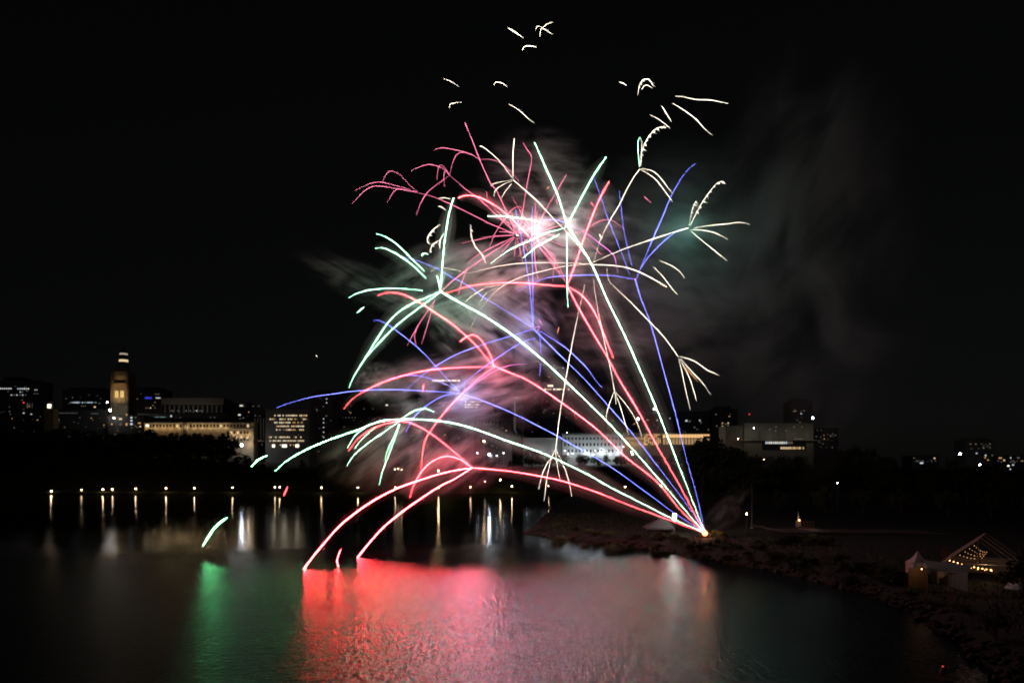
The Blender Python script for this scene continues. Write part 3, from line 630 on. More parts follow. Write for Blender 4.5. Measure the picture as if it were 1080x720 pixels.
mid = [(116,432.6,874,1.1,'big','very bright white lamp standing at the left foot of the clock tower'),(113,424,880,.7,'cool','small pale lamp just above the bright lamp by the clock tower'),(120.3,440.8,872,.6,'big','second bright lamp low beside the clock tower'),
       (255,469,850,1.3,'bigc','very bright white lamp at the right end of the floodlit long building'),(516,478.8,835,1.1,'bigc','bright cold white lamp below the low glass block'),(503.5,477.5,838,.3,'cool','cold lamp left of the bright one below the glass block'),
       (524,480,838,.3,'cool','cold lamp right of the bright one below the glass block'),(531,477.5,838,.3,'cool','second cold lamp right of the bright one below the glass block'),(555.5,480.2,840,.5,'cool','cold lamp at the left foot of the white court'),
       (510.5,465,850,.7,'warm','single lamp on the slope above the riverside lamps below the glass block'),(598,456.2,900,.7,'cool','small lamp on top of the white court roof line'),
       (673,441.5,900,1.0,'bigc','bright white lamp above the amber gallery, beside the red comet trail'),(690,431,900,.9,'cool','small white lamp above the gallery on the green comet trail'),
       (659.3,513,420,.26,'warm','small amber lamp on the dark point left of two'),(697,512,420,.30,'warm','small amber lamp on the dark point between comet trails'),
       (416.5,494.5,735,.5,'small','faint amber lamp on the bank, left in a row of three'),(420,494,735,.5,'small','faint amber lamp on the bank, middle in a row of three'),(423.5,495,735,.45,'small','faint amber lamp on the bank, right in a row of three'),
       (462.4,496.3,735,.7,'warm','amber lamp on the bank inside the red arc'),(527.6,505.8,715,.5,'warm','amber lamp under the red comet trail over the river'),(511.5,507.5,712,.4,'small','faint lamp on the far bank right of centre'),
       (667,478.5,850,.8,'cool','cold white lamp at the right foot of the white court'),(666,476.5,845,.6,'warm','warm lamp below the amber gallery'),
       (795,451.2,825,.42,'cool','bright lamp in front of the beige museum top left'),(778.5,462.3,825,.36,'warm','warm lamp left of the beige museum'),(779,483.6,800,.5,'cool','pale lamp at the lower left foot of the beige museum'),(857,440.5,1000,1.2,'cool','white lamp right of the high rise behind the museum'),
       (806,484.5,800,.6,'small','faint lamp right of the museum foot'),(883.3,509,330,.16,'cool','tiny white lamp in the dark wood on the right'),
       (1012.5,478.5,1000,1.3,'cool','bright white lamp left of the right hand high rise'),(1033.5,489.8,1000,1.1,'cool','white lamp at the foot of the right hand high rise'),
       (221.5,476.5,845,.8,'small','faint greenish lamp among the trees under the long building'),(240.5,471.5,845,.7,'small','faint lamp among the trees left of the bright white lamp'),(201.5,486,820,.5,'small','faint lamp low in the wood on the far left bank')]
for a, b_, Y, r, g, lab in mid:
    c = P(a, b_, Y); gz = far_z(c.x, Y) if Y > 600 else land_z(c.x, Y)
    put_lamp(a, b_, Y, r, g, lab, 'lamps of the city', gz if c.z-gz > 2.5 else c.z-4)
def red_beacon(px, py, label, r=.8):
    c = P(px, py, 1000); root = empty('aviation_beacon', (c.x, 1000, far_z(c.x, 1000))); tag(root, label, 'beacon')
    m = MB(); m.tube([(c.x,1000,far_z(c.x,1000)-1),(c.x,1000,c.z-.6)], [.7,.25], 6); m.build('mast', M['metal'], root)
    m = MB(); m.ball(c, r, 8, 5); m.build('lamp', E['red'], root)
red_beacon(790.3, 436.6, 'mast with a red warning light left above the museum'); 
red_beacon(264, 475, 'low post with red signal light below the floodlit building', 1.3)

# ------------------------------------------------------------------ things on the point
def on_land(px, py):
    Y = 14.4*FPX/(py-HZ); x = (px-540)/FPX*Y; return Vector((x, Y, land_z(x, Y)))
def launch_site():
    g = on_land(743, 566); LP = P(743.5, 562, g.y)
    root = empty('firework_mortar_rack', g); tag(root, 'low wooden firework mortar rack glowing orange at the launch spot', 'mortar rack')
    m = MB(); m.box(g.x-1.6, g.x+1.6, g.y-.4, g.y-.3, g.z-.1, g.z+.35); m.box(g.x-1.6, g.x+1.6, g.y+.3, g.y+.4, g.z-.1, g.z+.35); m.box(g.x-1.6, g.x+1.6, g.y-.5, g.y+.5, g.z-.2, g.z-.1); m.build('frame', M['wood'], root)
    for i in range(8):
        a = R(62-i*9); x = g.x-1.35+i*.38; t_ = MB(); t_.tube([(x, g.y, g.z-.05), (x-.9*math.sin(a), g.y, g.z+.9*math.cos(a))], .13, 8); t_.build('mortar_tube', M['dark_wall'], root)
    f = MB(); f.ball(LP, .62, 10, 6); f.build('muzzle_flame', emis('muzzle_flame', (9,2.4,.8), 'FRONT'), root)
    lamp('fire_lamp', 'POINT', LP+Vector((0,-.2,1.0)), 800, (1,.34,.16), root, .5)
    return LP
LAUNCH = launch_site()
def launch_tent():
    c = on_land(694, 560.5); root = empty('pointed_tent', c); tag(root, 'small pointed grey white tent beside the bright work light', 'tent'); X = lambda px: (px-540)/FPX*c.y; Z = lambda py: P(0, py, c.y).z
    cv = mat('grey_canvas', (.09,.085,.085), .85, .2, 1.5, .12, .8)
    x0, x1, d_, ze, zt, xp = X(679), X(709.5), 3.0, Z(556), Z(543.5), X(701); m = MB()
    m.add([(x0,c.y-d_,ze),(x1,c.y-d_,ze),(x1,c.y+d_,ze),(x0,c.y+d_,ze),(xp,c.y,zt)], [(0,1,4),(1,2,4),(2,3,4),(3,0,4)])
    m.add([(x0,c.y-d_-.01,ze),(x1,c.y-d_-.01,ze),(x1,c.y-d_-.01,ze-.3),(x0,c.y-d_-.01,ze-.3)], [(0,1,2,3)]); m.build('roof', cv, root)
    for x in (x0+.1, x1-.1):
        for sy in (-1,1): k = MB(); k.tube([(x,c.y+sy*d_*.95,c.z-.15),(x,c.y+sy*d_*.95,ze)], .06, 6); k.build('leg', M['metal'], root)
    k = MB(); k.tube([(xp,c.y,c.z),(xp,c.y,zt+.3)], .05, 6); k.build('pole', M['metal'], root)
launch_tent()
def pole_lamp():
    c = on_land(711, 562); root = empty('work_light_pole', c); tag(root, 'tripod pole with brilliant white work light beside the small pointed tent', 'work light'); p = P(711.3, 545, c.y)
    m = MB(); m.tube([(c.x,c.y,c.z-.1),(p.x,c.y,p.z-.5)], .07, 6); m.build('pole', M['metal'], root)
    for a in (0,2.1,4.2): k = MB(); k.tube([(c.x+.9*math.cos(a),c.y+.9*math.sin(a),c.z-.05),(c.x,c.y,c.z+1.2)], .04, 5); k.build('leg', M['metal'], root)
    m = MB(); m.box(p.x-.4, p.x+.4, c.y-.3, c.y+.1, p.z-.75, p.z+.85); m.build('lamp_head', emis('work_light', (26,30,28), 'FRONT'), root)
    lamp('beam', 'POINT', (p.x, c.y-.9, p.z), 160, (.9,1,.95), root, .3)
pole_lamp()
def flagpole():
    c = on_land(793, 557); root = empty('flagpole', c); tag(root, 'slim bare metal flagpole at the bend of the gravel path', 'flagpole')
    zt = P(0, 512, c.y).z; m = MB(); m.tube([(c.x,c.y,c.z-.2),(c.x,c.y,zt)], [.12,.05], 6); m.build('pole', M['metal'], root)
    m = MB(); m.ball((c.x,c.y,zt+.1), .14); m.build('finial', M['metal'], root); m = MB(); m.cone((c.x,c.y), .5, .45, c.z-.2, c.z+.25, 10); m.build('base', M['concrete'], root)
flagpole()
c = on_land(787, 558); put_lamp(787.5, 541.5, c.y, .17, 'warm', 'small amber lamp beside the flagpole on the point', 'lamps of the point', c.z)
def lit_post():
    c = on_land(842, 556); root = empty('lit_marker_post', c); tag(root, 'slim upright post lit orange behind the gravel path', 'marker post'); z0, z1 = P(0,548.5,c.y).z, P(0,539.5,c.y).z
    m = MB(); m.cone((c.x,c.y), .30, .06, z0, z1, 4); m.build('shaft', M['canvas'], root); m = MB(); m.box(c.x-.6, c.x+.6, c.y-.6, c.y+.6, c.z-.2, z0-.01); m.build('plinth', M['concrete'], root)
    b_ = MB(); b_.ball((c.x, c.y-.75, z0+.1), .22); b_.build('lamp', emis('post_lamp', (9,3.6,1.4)), root); lamp('uplight', 'POINT', (c.x, c.y-1.1, z0+.3), 30, (1,.5,.25), root, .1)
lit_post()
def curved_wall():
    c = on_land(856, 560); root = empty('curved_bench_wall', c); tag(root, 'low curved pale stone wall beside the path behind the shrubs', 'wall'); m = MB()
    for i in range(12):
        a0, a1 = R(200+i*10), R(208.5+i*10)
        vs = []
        for a in (a0, a1):
            for r in (2.6, 3.1):
                for z in (c.z-.1, c.z+.55): vs.append((c.x+r*math.cos(a), c.y+3+r*math.sin(a)*.8, z))
        m.add(vs, [(0,1,3,2),(4,6,7,5),(0,4,5,1),(2,3,7,6),(1,5,7,3),(0,2,6,4)])
    m.build('wall', M['kerb'], root); k = MB()
    for i in range(5): x = c.x-1.6+i*.8; k.tube([(x,c.y+3,c.z),(x,c.y+3,c.z+2.2)], .07, 5)
    k.tube([(c.x-1.9,c.y+3,c.z+2.2),(c.x+1.9,c.y+3,c.z+2.2)], .09, 5); k.build('trellis', M['wood'], root)
    lamp('lamp', 'POINT', (c.x, c.y-1.2, c.z+1.6), 60, (1,.6,.5), root, .2)
curved_wall()
def marquee():
    g = 1.55; D = 16; u = Vector((.574,.819,0)); v = Vector((.819,-.574,0)); Wd = 9.4
    A = P(989, 596, 104); ze, zp = A.z, P(0, 569.5, 101).z; A.z = 0
    q = lambda s_, t_, z: A+v*s_+u*t_+Vector((0,0,z))
    root = empty('marquee_tent', q(Wd/2, D/2, g)); tag(root, 'large marquee with clear pitched roof and glowing string lights', 'marquee')
    rm = bpy.data.materials.new('clear_vinyl'); rm.use_nodes = True; t = rm.node_tree; b_ = t.nodes['Principled BSDF']; b_.inputs['Base Color'].default_value = (.5,.47,.43,1); b_.inputs['Roughness'].default_value = .3; b_.inputs['Alpha'].default_value = .3
    r = MB(); r.add([q(0,0,ze),q(Wd/2,0,zp),q(Wd,0,ze),q(0,D,ze),q(Wd/2,D,zp),q(Wd,D,ze)], [(0,1,4,3),(1,2,5,4)]); r.build('roof', rm, root)
    for k in range(4):
        t_ = D*k/3; f = MB(); f.tube([q(0,t_,g-.1),q(0,t_,ze),q(Wd/2,t_,zp),q(Wd,t_,ze),q(Wd,t_,g-.1)], .08, 6); f.tube([q(0,t_,ze-.02),q(Wd,t_,ze-.02)], .05, 5)
        if k == 0: f.tube([q(Wd/2,t_,ze),q(Wd/2,t_,zp)], .07, 5)
        f.build('frame', M['canvas'], root)
    for s_ in (.06, Wd-.06):
        k = MB(); k.add([q(s_,.2,g),q(s_,D-.2,g),q(s_,D-.2,ze-.08),q(s_,.2,ze-.08)], [(0,1,2,3)]); k.build('side_wall', M['canvas'], root)
    k = MB(); k.add([q(.2,D-.1,g),q(Wd-.2,D-.1,g),q(Wd-.2,D-.1,ze-.08),q(.2,D-.1,ze-.08)], [(0,1,2,3)]); k.build('back_wall', M['canvas'], root)
    bulb = emis('string_bulb', (13,5.6,1.9), 'AUTO'); bulb2 = emis('string_bulb_far', (2.2,1.0,.4))
    def string(a, b, n, sag, r_, mm):
        pts = [a.lerp(b, i/20)-Vector((0,0,sag*math.sin(math.pi*i/20))) for i in range(21)]
        w_ = MB(); w_.tube(pts, .012, 4); o = w_.build('light_string', M['dark_wall'], root)
        for i in range(n):
            e_ = (i+.5)/n; c_ = a.lerp(b, e_)-Vector((0,0,sag*math.sin(math.pi*e_)+.1)); bb = MB(); bb.ball(c_, r_*random.uniform(.8,1.2), 6, 4); bb.build('bulb', mm, o)
    string(q(1.2,-.1,ze+.95), q(6.4,-.1,ze-.1), 11, .15, .066, bulb)
    string(q(2.0,.6,ze+.5), q(6.6,.6,ze-.25), 6, .2, .05, bulb)
    for k in range(4): string(q(2.2+.4*k, 3+3*k, ze+1.5+.25*k), q(5.2, 3+3*k, ze+1.2), 7, .3, .042, bulb2)
    lamp('lamp', 'POINT', q(Wd*.55, 5, ze-.5), 60, (1,.6,.3), root, .4)
marquee()
def entrance():
    Y = 95.5; g = 1.5; px2 = lambda p, y=Y: (p-540)/FPX*y; zz = lambda p, y=Y: P(0, p, y).z
    x0, x1 = px2(979), px2(1021); root = empty('entrance_canopy', ((x0+x1)/2, Y+1.5, g)); tag(root, 'white flat canopy with hanging side curtain in front of the marquee', 'canopy')
    r = MB(); r.add([(x0,Y,zz(598.5)),(x1,Y,zz(604)),(x1+2.6,Y+3.6,zz(603.2)+.5),(x0+1.2,Y+3.6,zz(597)+.4)], [(0,1,2,3)])
    r.add([(x0,Y-.005,zz(598.5)),(x1,Y-.005,zz(604)),(x1,Y-.005,zz(606)),(x0,Y-.005,zz(600.5))], [(0,1,2,3)]); r.build('roof', M['canvas'], root)
    cu = MB(); vs = []; n = 17
    for i in range(n):
        x = px2(1002)+(px2(1020.6)-px2(1002))*i/(n-1); y = Y+.08+.07*math.sin(i*1.9)
        vs += [(x, y, zz(605)), (x, y, zz(618+6*i/(n-1)))]
    cu.add(vs, [(2*i,2*i+2,2*i+3,2*i+1) for i in range(n-1)]); cu.build('side_curtain', M['canvas'], root)
    for x in (x0+.05, px2(1001.6), x1-.03): k = MB(); k.tube([(x,Y+.25,g-.1),(x,Y+.25,zz(604))], .06, 6); k.build('leg', M['metal'], root)
    k = MB(); k.box(px2(976), px2(996), Y+4.0, Y+4.06, g, zz(602.5)); k.build('back_curtain', mat('cream_canvas', (.34,.25,.16), .8, .1, 1, .1), root)
    lamp('lamp', 'POINT', (px2(985), Y+2.6, zz(601)-.4), 7, (1,.52,.22), root, .15)
    b_ = MB(); b_.ball((px2(982), Y+2.2, zz(602)), .075, 8, 5); b_.build('hanging_bulb', emis('hanging_bulb', (9,5,2)), root)
    lamp('lamp', 'POINT', (x1-.8, Y-3.4, zz(606)), 14, (1,.62,.58), root, .3)  # added lamp without fixture, standing in for red trail light on the curtain
entrance()
def pagoda():
    c = on_land(968, 606); s = 1.25; root = empty('pagoda_tent', c); tag(root, 'small white pagoda tent with sharp concave peaked roof', 'tent'); ze, zp = P(0,592.5,c.y).z, P(0,580.5,c.y).z; m = MB()
    prof = [(1,0),(.62,.22),(.34,.5),(.14,.8),(.02,1)]; vs = []; 
    for r_, t_ in prof:
        for sx, sy in ((-1,-1),(1,-1),(1,1),(-1,1)): vs.append((c.x+sx*s*r_, c.y+sy*s*r_, ze+(zp-ze)*t_))
    m.add(vs, [(4*j+i, 4*j+(i+1) % 4, 4*j+4+(i+1) % 4, 4*j+4+i) for j in range(4) for i in range(4)]); m.build('roof', M['canvas'], root)
    w_ = MB()
    for a, b_ in (((-1,-1),(-.55,-1)),((.55,-1),(1,-1)),((1,-1),(1,1)),((1,1),(-1,1)),((-1,1),(-1,-1))):
        w_.add([(c.x+a[0]*s*.97,c.y+a[1]*s*.97,c.z),(c.x+b_[0]*s*.97,c.y+b_[1]*s*.97,c.z),(c.x+b_[0]*s*.97,c.y+b_[1]*s*.97,ze-.01),(c.x+a[0]*s*.97,c.y+a[1]*s*.97,ze-.01)], [(0,1,2,3)])
    w_.build('side_wall', M['canvas'], root)
    for sx in (-1,1):
        for sy in (-1,1): k = MB(); k.tube([(c.x+sx*s,c.y+sy*s,c.z-.1),(c.x+sx*s,c.y+sy*s,ze)], .05, 5); k.build('leg', M['metal'], root)
    lamp('lamp', 'POINT', (c.x, c.y, ze-.5), 5, (1,.6,.35), root, .1); lamp('lamp', 'POINT', (c.x-1.4, c.y-3, ze), 4, (1,.7,.6), root, .2)
pagoda()
def small_things():
    c = on_land(996, 603); m = MB(); z0, z1 = c.z-.1, P(0,576,c.y).z
    root = empty('banner_stand', c); tag(root, 'narrow dark red banner standing between the pagoda tent and marquee', 'banner')
    m.box(c.x-.30, c.x+.30, c.y-.03, c.y+.03, P(0,588,c.y).z, z1); m.build('banner', M['brick'], root); k = MB(); k.tube([(c.x-.33,c.y,z0),(c.x-.33,c.y,z1)], .04, 5); k.build('pole', M['metal'], root)
    Y = 92; x = (1071-540)/FPX*Y; g = 1.5; root = empty('parasol', (x, Y, g)); tag(root, 'pale domed parasol at the right edge beside the dark tree', 'parasol')
    m = MB(); n = 10; vs = [(x, Y, P(0,613,Y).z)]
    for r_, dz in ((.55,.12),(.95,.45),(1.15,.85)):
        for i in range(n): a = 2*math.pi*i/n; vs.append((x+r_*math.cos(a), Y+r_*math.sin(a), P(0,613,Y).z-dz))
    m.add(vs, [(0,1+i,1+(i+1) % n) for i in range(n)]+[(1+j*n+i,1+(j+1)*n+i,1+(j+1)*n+(i+1) % n,1+j*n+(i+1) % n) for j in range(2) for i in range(n)]); m.build('canopy', M['canvas'], root)
    k = MB(); k.tube([(x,Y,g-.1),(x,Y,P(0,613,Y).z)], .035, 6); k.build('pole', M['wood'], root); lamp('lamp', 'POINT', (x-1, Y-1.5, g+2.4), 4, (1,.75,.65), root, .2)
    Y = 62; x = (994.3-540)/FPX*Y; root = empty('marker_buoy', (x, Y, 0)); tag(root, 'small floating marker buoy with a red light near the right bank', 'buoy')
    m = MB(); m.cone((x,Y), .22, .22, -.2, .18, 12); m.cone((x,Y), .18, .05, .19, .5, 10); m.build('float', M['buoy'], root); k = MB(); k.ball((x,Y,.57), .06, 8, 5); k.build('lamp', emis('buoy_lamp', (1.2,.1,.08)), root)
small_things()

# ------------------------------------------------------------------ fireworks
FIRE = dict(R=emis('star_red', (85,3.9,5.0), 'FRONT'), P=emis('star_pink', (9.5,2.0,3.5), 'FRONT'), G=emis('star_green', (22,60,35), 'FRONT'), B=emis('star_blue', (3.6,4.1,20), 'FRONT'),
            W=emis('star_gold_white', (14,12.2,9.6), 'FRONT'), O=emis('star_orange', (6,2.4,.9), 'FRONT'), V=emis('star_violet', (7,1.8,6.4), 'FRONT'),
            H=emis('star_red_falling', (330,10,14), 'FRONT'), K=emis('star_green_falling', (30,170,62), 'FRONT'))
WK = dict(R=.12, P=.10, G=.072, B=.085, W=.09, O=.22, V=.11, H=.15, K=.13)
def puff(name, dens):  # scatter material for the added halo sheaths round the trails
    m = bpy.data.materials.new(name); m.use_nodes = True; t = m.node_tree
    for n in list(t.nodes): t.nodes.remove(n)
    o = t.nodes.new('ShaderNodeOutputMaterial'); v = t.nodes.new('ShaderNodeVolumeScatter'); v.inputs['Density'].default_value = dens; v.inputs['Color'].default_value = (.9,.9,.9,1)
    t.links.new(v.outputs[0], o.inputs['Volume']); return m
HALO = [puff('halo_scatter', .04), puff('halo_scatter_thin', .013), puff('halo_scatter_faint', .008)]
def parse(s): return [tuple(float(a) for a in q.split(',')) for q in s.split()]
def smooth(pts, step=5.0):                        # Catmull-Rom through the traced points
    if len(pts) < 3:
        (x0,y0),(x1,y1) = pts; n = max(4, int(math.hypot(x1-x0,y1-y0)/14))
        return [(x0+(x1-x0)*i/n, y0+(y1-y0)*i/n) for i in range(n+1)]
    out = []; q = [pts[0]]+pts+[pts[-1]]
    for i in range(1, len(q)-2):
        p0,p1,p2,p3 = q[i-1],q[i],q[i+1],q[i+2]; n = max(2, int(math.hypot(p2[0]-p1[0],p2[1]-p1[1])/step))
        for k in range(n):
            t_ = k/n; out.append(tuple(.5*((2*p1[j])+(-p0[j]+p2[j])*t_+(2*p0[j]-5*p1[j]+4*p2[j]-p3[j])*t_*t_+(-p0[j]+3*p1[j]-3*p2[j]+p3[j])*t_**3) for j in (0,1)))
    out.append(pts[-1]); return out
LY = LAUNCH.y
PXM = 1/FPX
def trail(root, name, col, wpx, s, Y0, Y1, head='end', sparks=0):
    pts = smooth(parse(s)); n = len(pts); L = []; rad = []; fl = []; f_ = 1.0
    for i in range(n):                              # the star flickers as it burns
        f_ = .55*f_+.45*random.uniform(.45,1.45); fl.append(f_*(random.uniform(.5,.8) if random.random() < .08 else 1))
    for i, (x, y) in enumerate(pts):
        t_ = i/(n-1); Yd = Y0+(Y1-Y0)*t_; L.append(P(x, y, Yd))
        if head == 'stem': k = min(1, .07+t_*1.7)*(1 if t_ < .985 else .8)
        elif head == 'end': k = (.34+.66*min(1, t_*2.4))*min(1, (1-t_)*3+.04)
        elif head == 'hot': k = (.5+.5*min(1, t_*2))                # burns brightest where it ends
        else: k = max(.04, math.sin(math.pi*min(1, max(0, .08+t_*.9)))**1.1)*1.15
        rad.append(max(.006, WK[col]*wpx*.5*k*fl[i]*Yd*PXM))
    m = MB(); m.tube(L, rad, 5)
    if sparks:
        for q in range(sparks*3):
            i = int(n*(.25+.75*random.random())); i = min(n-1, i); p = L[i]; a = random.uniform(.15,1.2)*random.random()**.6
            d = Vector((random.uniform(.3,1.0), random.uniform(-.3,.3), -random.uniform(.25,.8)))*a
            m.tube([p, p+d*.5, p+d+Vector((0,0,-.15))], [.008,.006,.002], 3)
    o = m.build(name, FIRE[col], root)
    if col in 'RGHK' and wpx >= 1.85 and n > 6:        # scattering sheath added round the trail to imitate a bloom halo
        for w_, pm in (((.38, HALO[2]),) if col in 'HK' else ((.5, HALO[0]), (1.1, HALO[1]))):
            st = max(1, n//40); ii = list(range(0, n, st))+([n-1] if (n-1) % st else [])
            q = MB(); q.tube([L[i] for i in ii], [min(2.6, w_*wpx)*(.3+.7*min(1, 3*i/n, 3*(n-i)/n)) for i in ii], 8); q.build('halo_sheath', pm, root)
    return o
def spokes(x, y, n):                              # fine short strands round a pink burst
    out = []
    for i in range(n):
        a = 2*math.pi*(i+random.uniform(-.3,.3))/n; l = random.uniform(14,46); g_ = random.uniform(0,4)
        out.append(('P', random.uniform(.6,.95), f'{x+3*math.cos(a):.1f},{y+3*math.sin(a):.1f} {x+l*.6*math.cos(a):.1f},{y+l*.6*math.sin(a)+g_*.3:.1f} {x+l*math.cos(a):.1f},{y+l*math.sin(a)+g_:.1f}'))
    return out
LX, LYp = 743.4, 561.5
FILL_TINT = {'R': (1,.16,.22), 'P': (1,.55,.62), 'G': (.42,1,.66), 'B': (.45,.48,1), 'W': (.36,1,.80), 'N': (1,.95,.92)}  # burst lamp tints; W is teal to colour the haze, unlike its gold stars
def comet(label, Yb, burst, stem, branches, name='firework_comet', cat='firework', spread=9, fire_lamp=None):
    root = empty(name, P(burst[0], burst[1], Yb)); tag(root, label, cat)
    if fire_lamp: lamp('burst_fill_lamp', 'POINT', P(burst[0], burst[1], Yb-1.5), fire_lamp[1], FILL_TINT[fire_lamp[0]], root, 2.2)  # lamp added at the burst to brighten the smoke around it
    if stem:
        col, wpx, s = stem[:3]; y0 = stem[3] if len(stem) > 3 else LY
        trail(root, 'rising_trail', col, wpx, s, y0, Yb, 'stem')
    for br in branches:
        col, wpx, s = br[:3]; opt = br[3] if len(br) > 3 else {}
        Ye = opt.get('Y', Yb+random.uniform(-spread, spread)); trail(root, 'burst_trail', col, wpx, s, Yb, Ye, opt.get('h', 'end'), opt.get('sp', 0))
    return root
S0 = f'{LX},{LYp} '
comet('lowest red comet, its arcs plunging down to touch the river', 172, (498,493), ('R',2.7,S0+'706,548 660,531 630,519 600,509 580,504 540,497 498,493'), [
    ('H',2.9,'498,493 470,498 440,507 417,515.5 395,527 377,539 358,554.5 338,577 329,588 320.5,599.5',{'Y':132.5,'h':'hot'}),
    ('H',2.7,'498,493 480,504.5 463,513 433,533 408,552.5 393,568 377,587.5',{'Y':151.5,'h':'hot'}),
    ('R',2.9,'497,493 486,484.5 472,480.8 460,484 450,491 442,501 435,515 432.6,525',{'Y':165}),
    ('R',2.0,'498,493 475,473 453,456 436,447 424,444 405.5,447 392,452.5 378,462 367,476',{'Y':168})], fire_lamp=('R', 7000))
comet('bright red comet bursting over the towers, sending a wide red arc leftward', 188, (521,386.5), ('R',2.8,S0+'718,538 693,508 658,480 630,453 593,425 558,401.7 535.5,392 521.7,386'), [
    ('R',2.6,'521,386.5 500,387 475,388 454,390 433,394 412.5,400 397,406 385,412 371,421 363,431'),
    ('R',2.3,'521,386.5 519,379 515,370 509,360.5 503.6,355 498,353 491,355.7 485.5,360',{'h':'hot'}),
    ('R',1.9,'521,386.5 513,377 501,363 480,344 468,335.5 449,323 440.5,318 427,311 415.5,308.5 406,309 397.5,312'),
    ('R',1.9,'521.6,386.4 505,399 487,415.5 472,431 460,446 450,461 446,475 444,495.5 443,504.5'),
    ('V',1.0,'521,387 507,397 498,405 487,414')], fire_lamp=('R', 5000))
comet('steep red comet that climbs highest of the reds and splits at mid height', 199, (598,301), ('R',2.3,S0+'720,518 717,512 693,470 673,433 653,400 642,379 626,352 611,326 598,301'), [
    ('R',2.0,'598,302 583,301 560.5,299 535.5,298 515,299 494,302 480,306 468,310.5'),
    ('R',3.4,'598,302 611,309 621,319.6 628,331 635,347 640,360.5 647,377.5'),
    ('R',2.6,'599,299 608,275 616,251 621,237.5 630,215 637.5,200 642.3,191.5',{'h':'hot'}),
    ('P',1.4,'597,299 590,282 577,264 566,253')], fire_lamp=('R', 6000))
comet('tallest straight green comet, forking into two green prongs near the top', 204, (598,237), ('G',3.0,S0+'737,545 713,483 695,437 672,383 655.6,347 640,315 625,280.5 614,262.5 598,237'), [
    ('G',2.6,'598,237 592.5,219 587,203 576,178 564,151',{'h':'hot'}), ('G',2.6,'598,237 608,218.6 625,187 639,166',{'h':'hot'}),
    ('G',1.7,'598,238 591,242 577,245 560.5,253 542,261 529,269 517.5,278.3'), ('G',1.6,'590,247 577,254 566,260 551.5,272'),
    ('G',2.4,'569,234 556,231 540,229 528,228 514.5,228',{'h':'hot'}),
    ('B',1.6,'598,236 587,232 574.4,231.8'), ('V',1.6,'598,236 616,244.4 633,257 644.4,266 648.6,272 650.7,283 651.7,288'), ('G',1.2,'598,246 598,270 598,297 599,324.5')], fire_lamp=('N', 2600))
comet('long low green comet arching left over the far city bank', 182, (424,442), ('G',3.6,S0+'706.7,545.5 680,532 641.7,512.5 617,498.5 573,478 533,464 500,452 475,445.5 450,442.5 424,441.8'), [
    ('K',2.1,'424,442 405.5,443 392,447 378,453 350,462.5 325,473 305,484 290,496.3'),
    ('G',1.5,'410,443 392,447 378,456 371.7,463 366.7,472'), ('G',1.6,'421,444 403,456.7 386.7,468 373,480 365.8,491'), ('G',.9,'396,450 381.7,463 374,473'),
    ('G',1.5,'421.7,446.7 413,471.7 403,498 400,511.5'), ('G',1.3,'421,447 416.7,458 410,471.7 405,487'), ('G',2.0,'424,441.5 433,435 441.7,431.5 450,431 458,434.5')], fire_lamp=('N', 2200))
comet('green comet bursting left of centre with long drooping green arcs', 190, (464,307), ('G',3.2,S0+'733,550 706.7,518.5 673,480 638,442 596.7,402 571.7,379 541,353.6 510.5,333 485,319 464,307'), [
    ('G',2.8,'464,307 465.5,296 467,273.6 469.7,248.6 474,223.6 478.3,208.8',{'h':'hot'}),
    ('G',2.2,'463,308 449,314 435,320 421,328.6 408.6,341 396,360 383,381 373.6,396 368,409'),
    ('G',1.9,'463,309 446,321.7 429.4,334 414,347 396,365.5 383.5,380.5 375,394'),
    ('G',1.5,'446,306.5 429,304.7 415.5,304 401.7,304.6 388,306 376.7,309.3 368,314'), ('G',2.0,'464,306 463,298 460.7,291',{'h':'hot'}),
    ('P',1.3,'460,314.7 451.7,327 440.5,344 429.4,364.5'), ('P',1.0,'441,344 437,353.6 439,364'), ('P',1.2,'458.6,316 451.7,339.7 444.7,362.5'), ('P',1.6,'471,301 493,284 514.7,269 542.5,251',{'h':'soft'}),
    ('P',1.4,'464,309 480,294 494,284'), ('P',1.3,'483.6,311 485,303.6 489,292.5 493,281')], fire_lamp=('G', 9000))
comet('blue comet bursting beneath the pink stars with two straight upward blue lines', 194, (563,347), ('B',2.0,S0+'737,550 715,519 690,486.7 666.7,456.7 640,426 616.7,400 595,378.8 563,347'), [
    ('B',1.7,'567.5,348 584,358 599.4,369 619,388 627.5,400 635,408.5'), ('B',1.7,'562,347 541,353.6 513,362 483,373 461,385 444.4,396.5 426,413.5'),
    ('B',1.6,'564.7,357 555,359 542.5,365.4 521.7,379.3 505,391 487,406'), ('B',1.4,'562.6,345 562,321.7 562,297 561,256 561,228 562,218'), ('B',1.2,'562,345 559,305 557.8,297 551,255.6 545,227.8 544,221'),
    ('B',.9,'569,350 570,363 571,373'), ('B',.7,'570,383 569,396'), ('B',1.1,'560.5,345 535.5,328.6 512,314.7 493,301 474,291 464,284.7 443,276 425,271.5'), ('V',1.6,'567,349 569,345 567,344 563,347')], fire_lamp=('B', 5200))
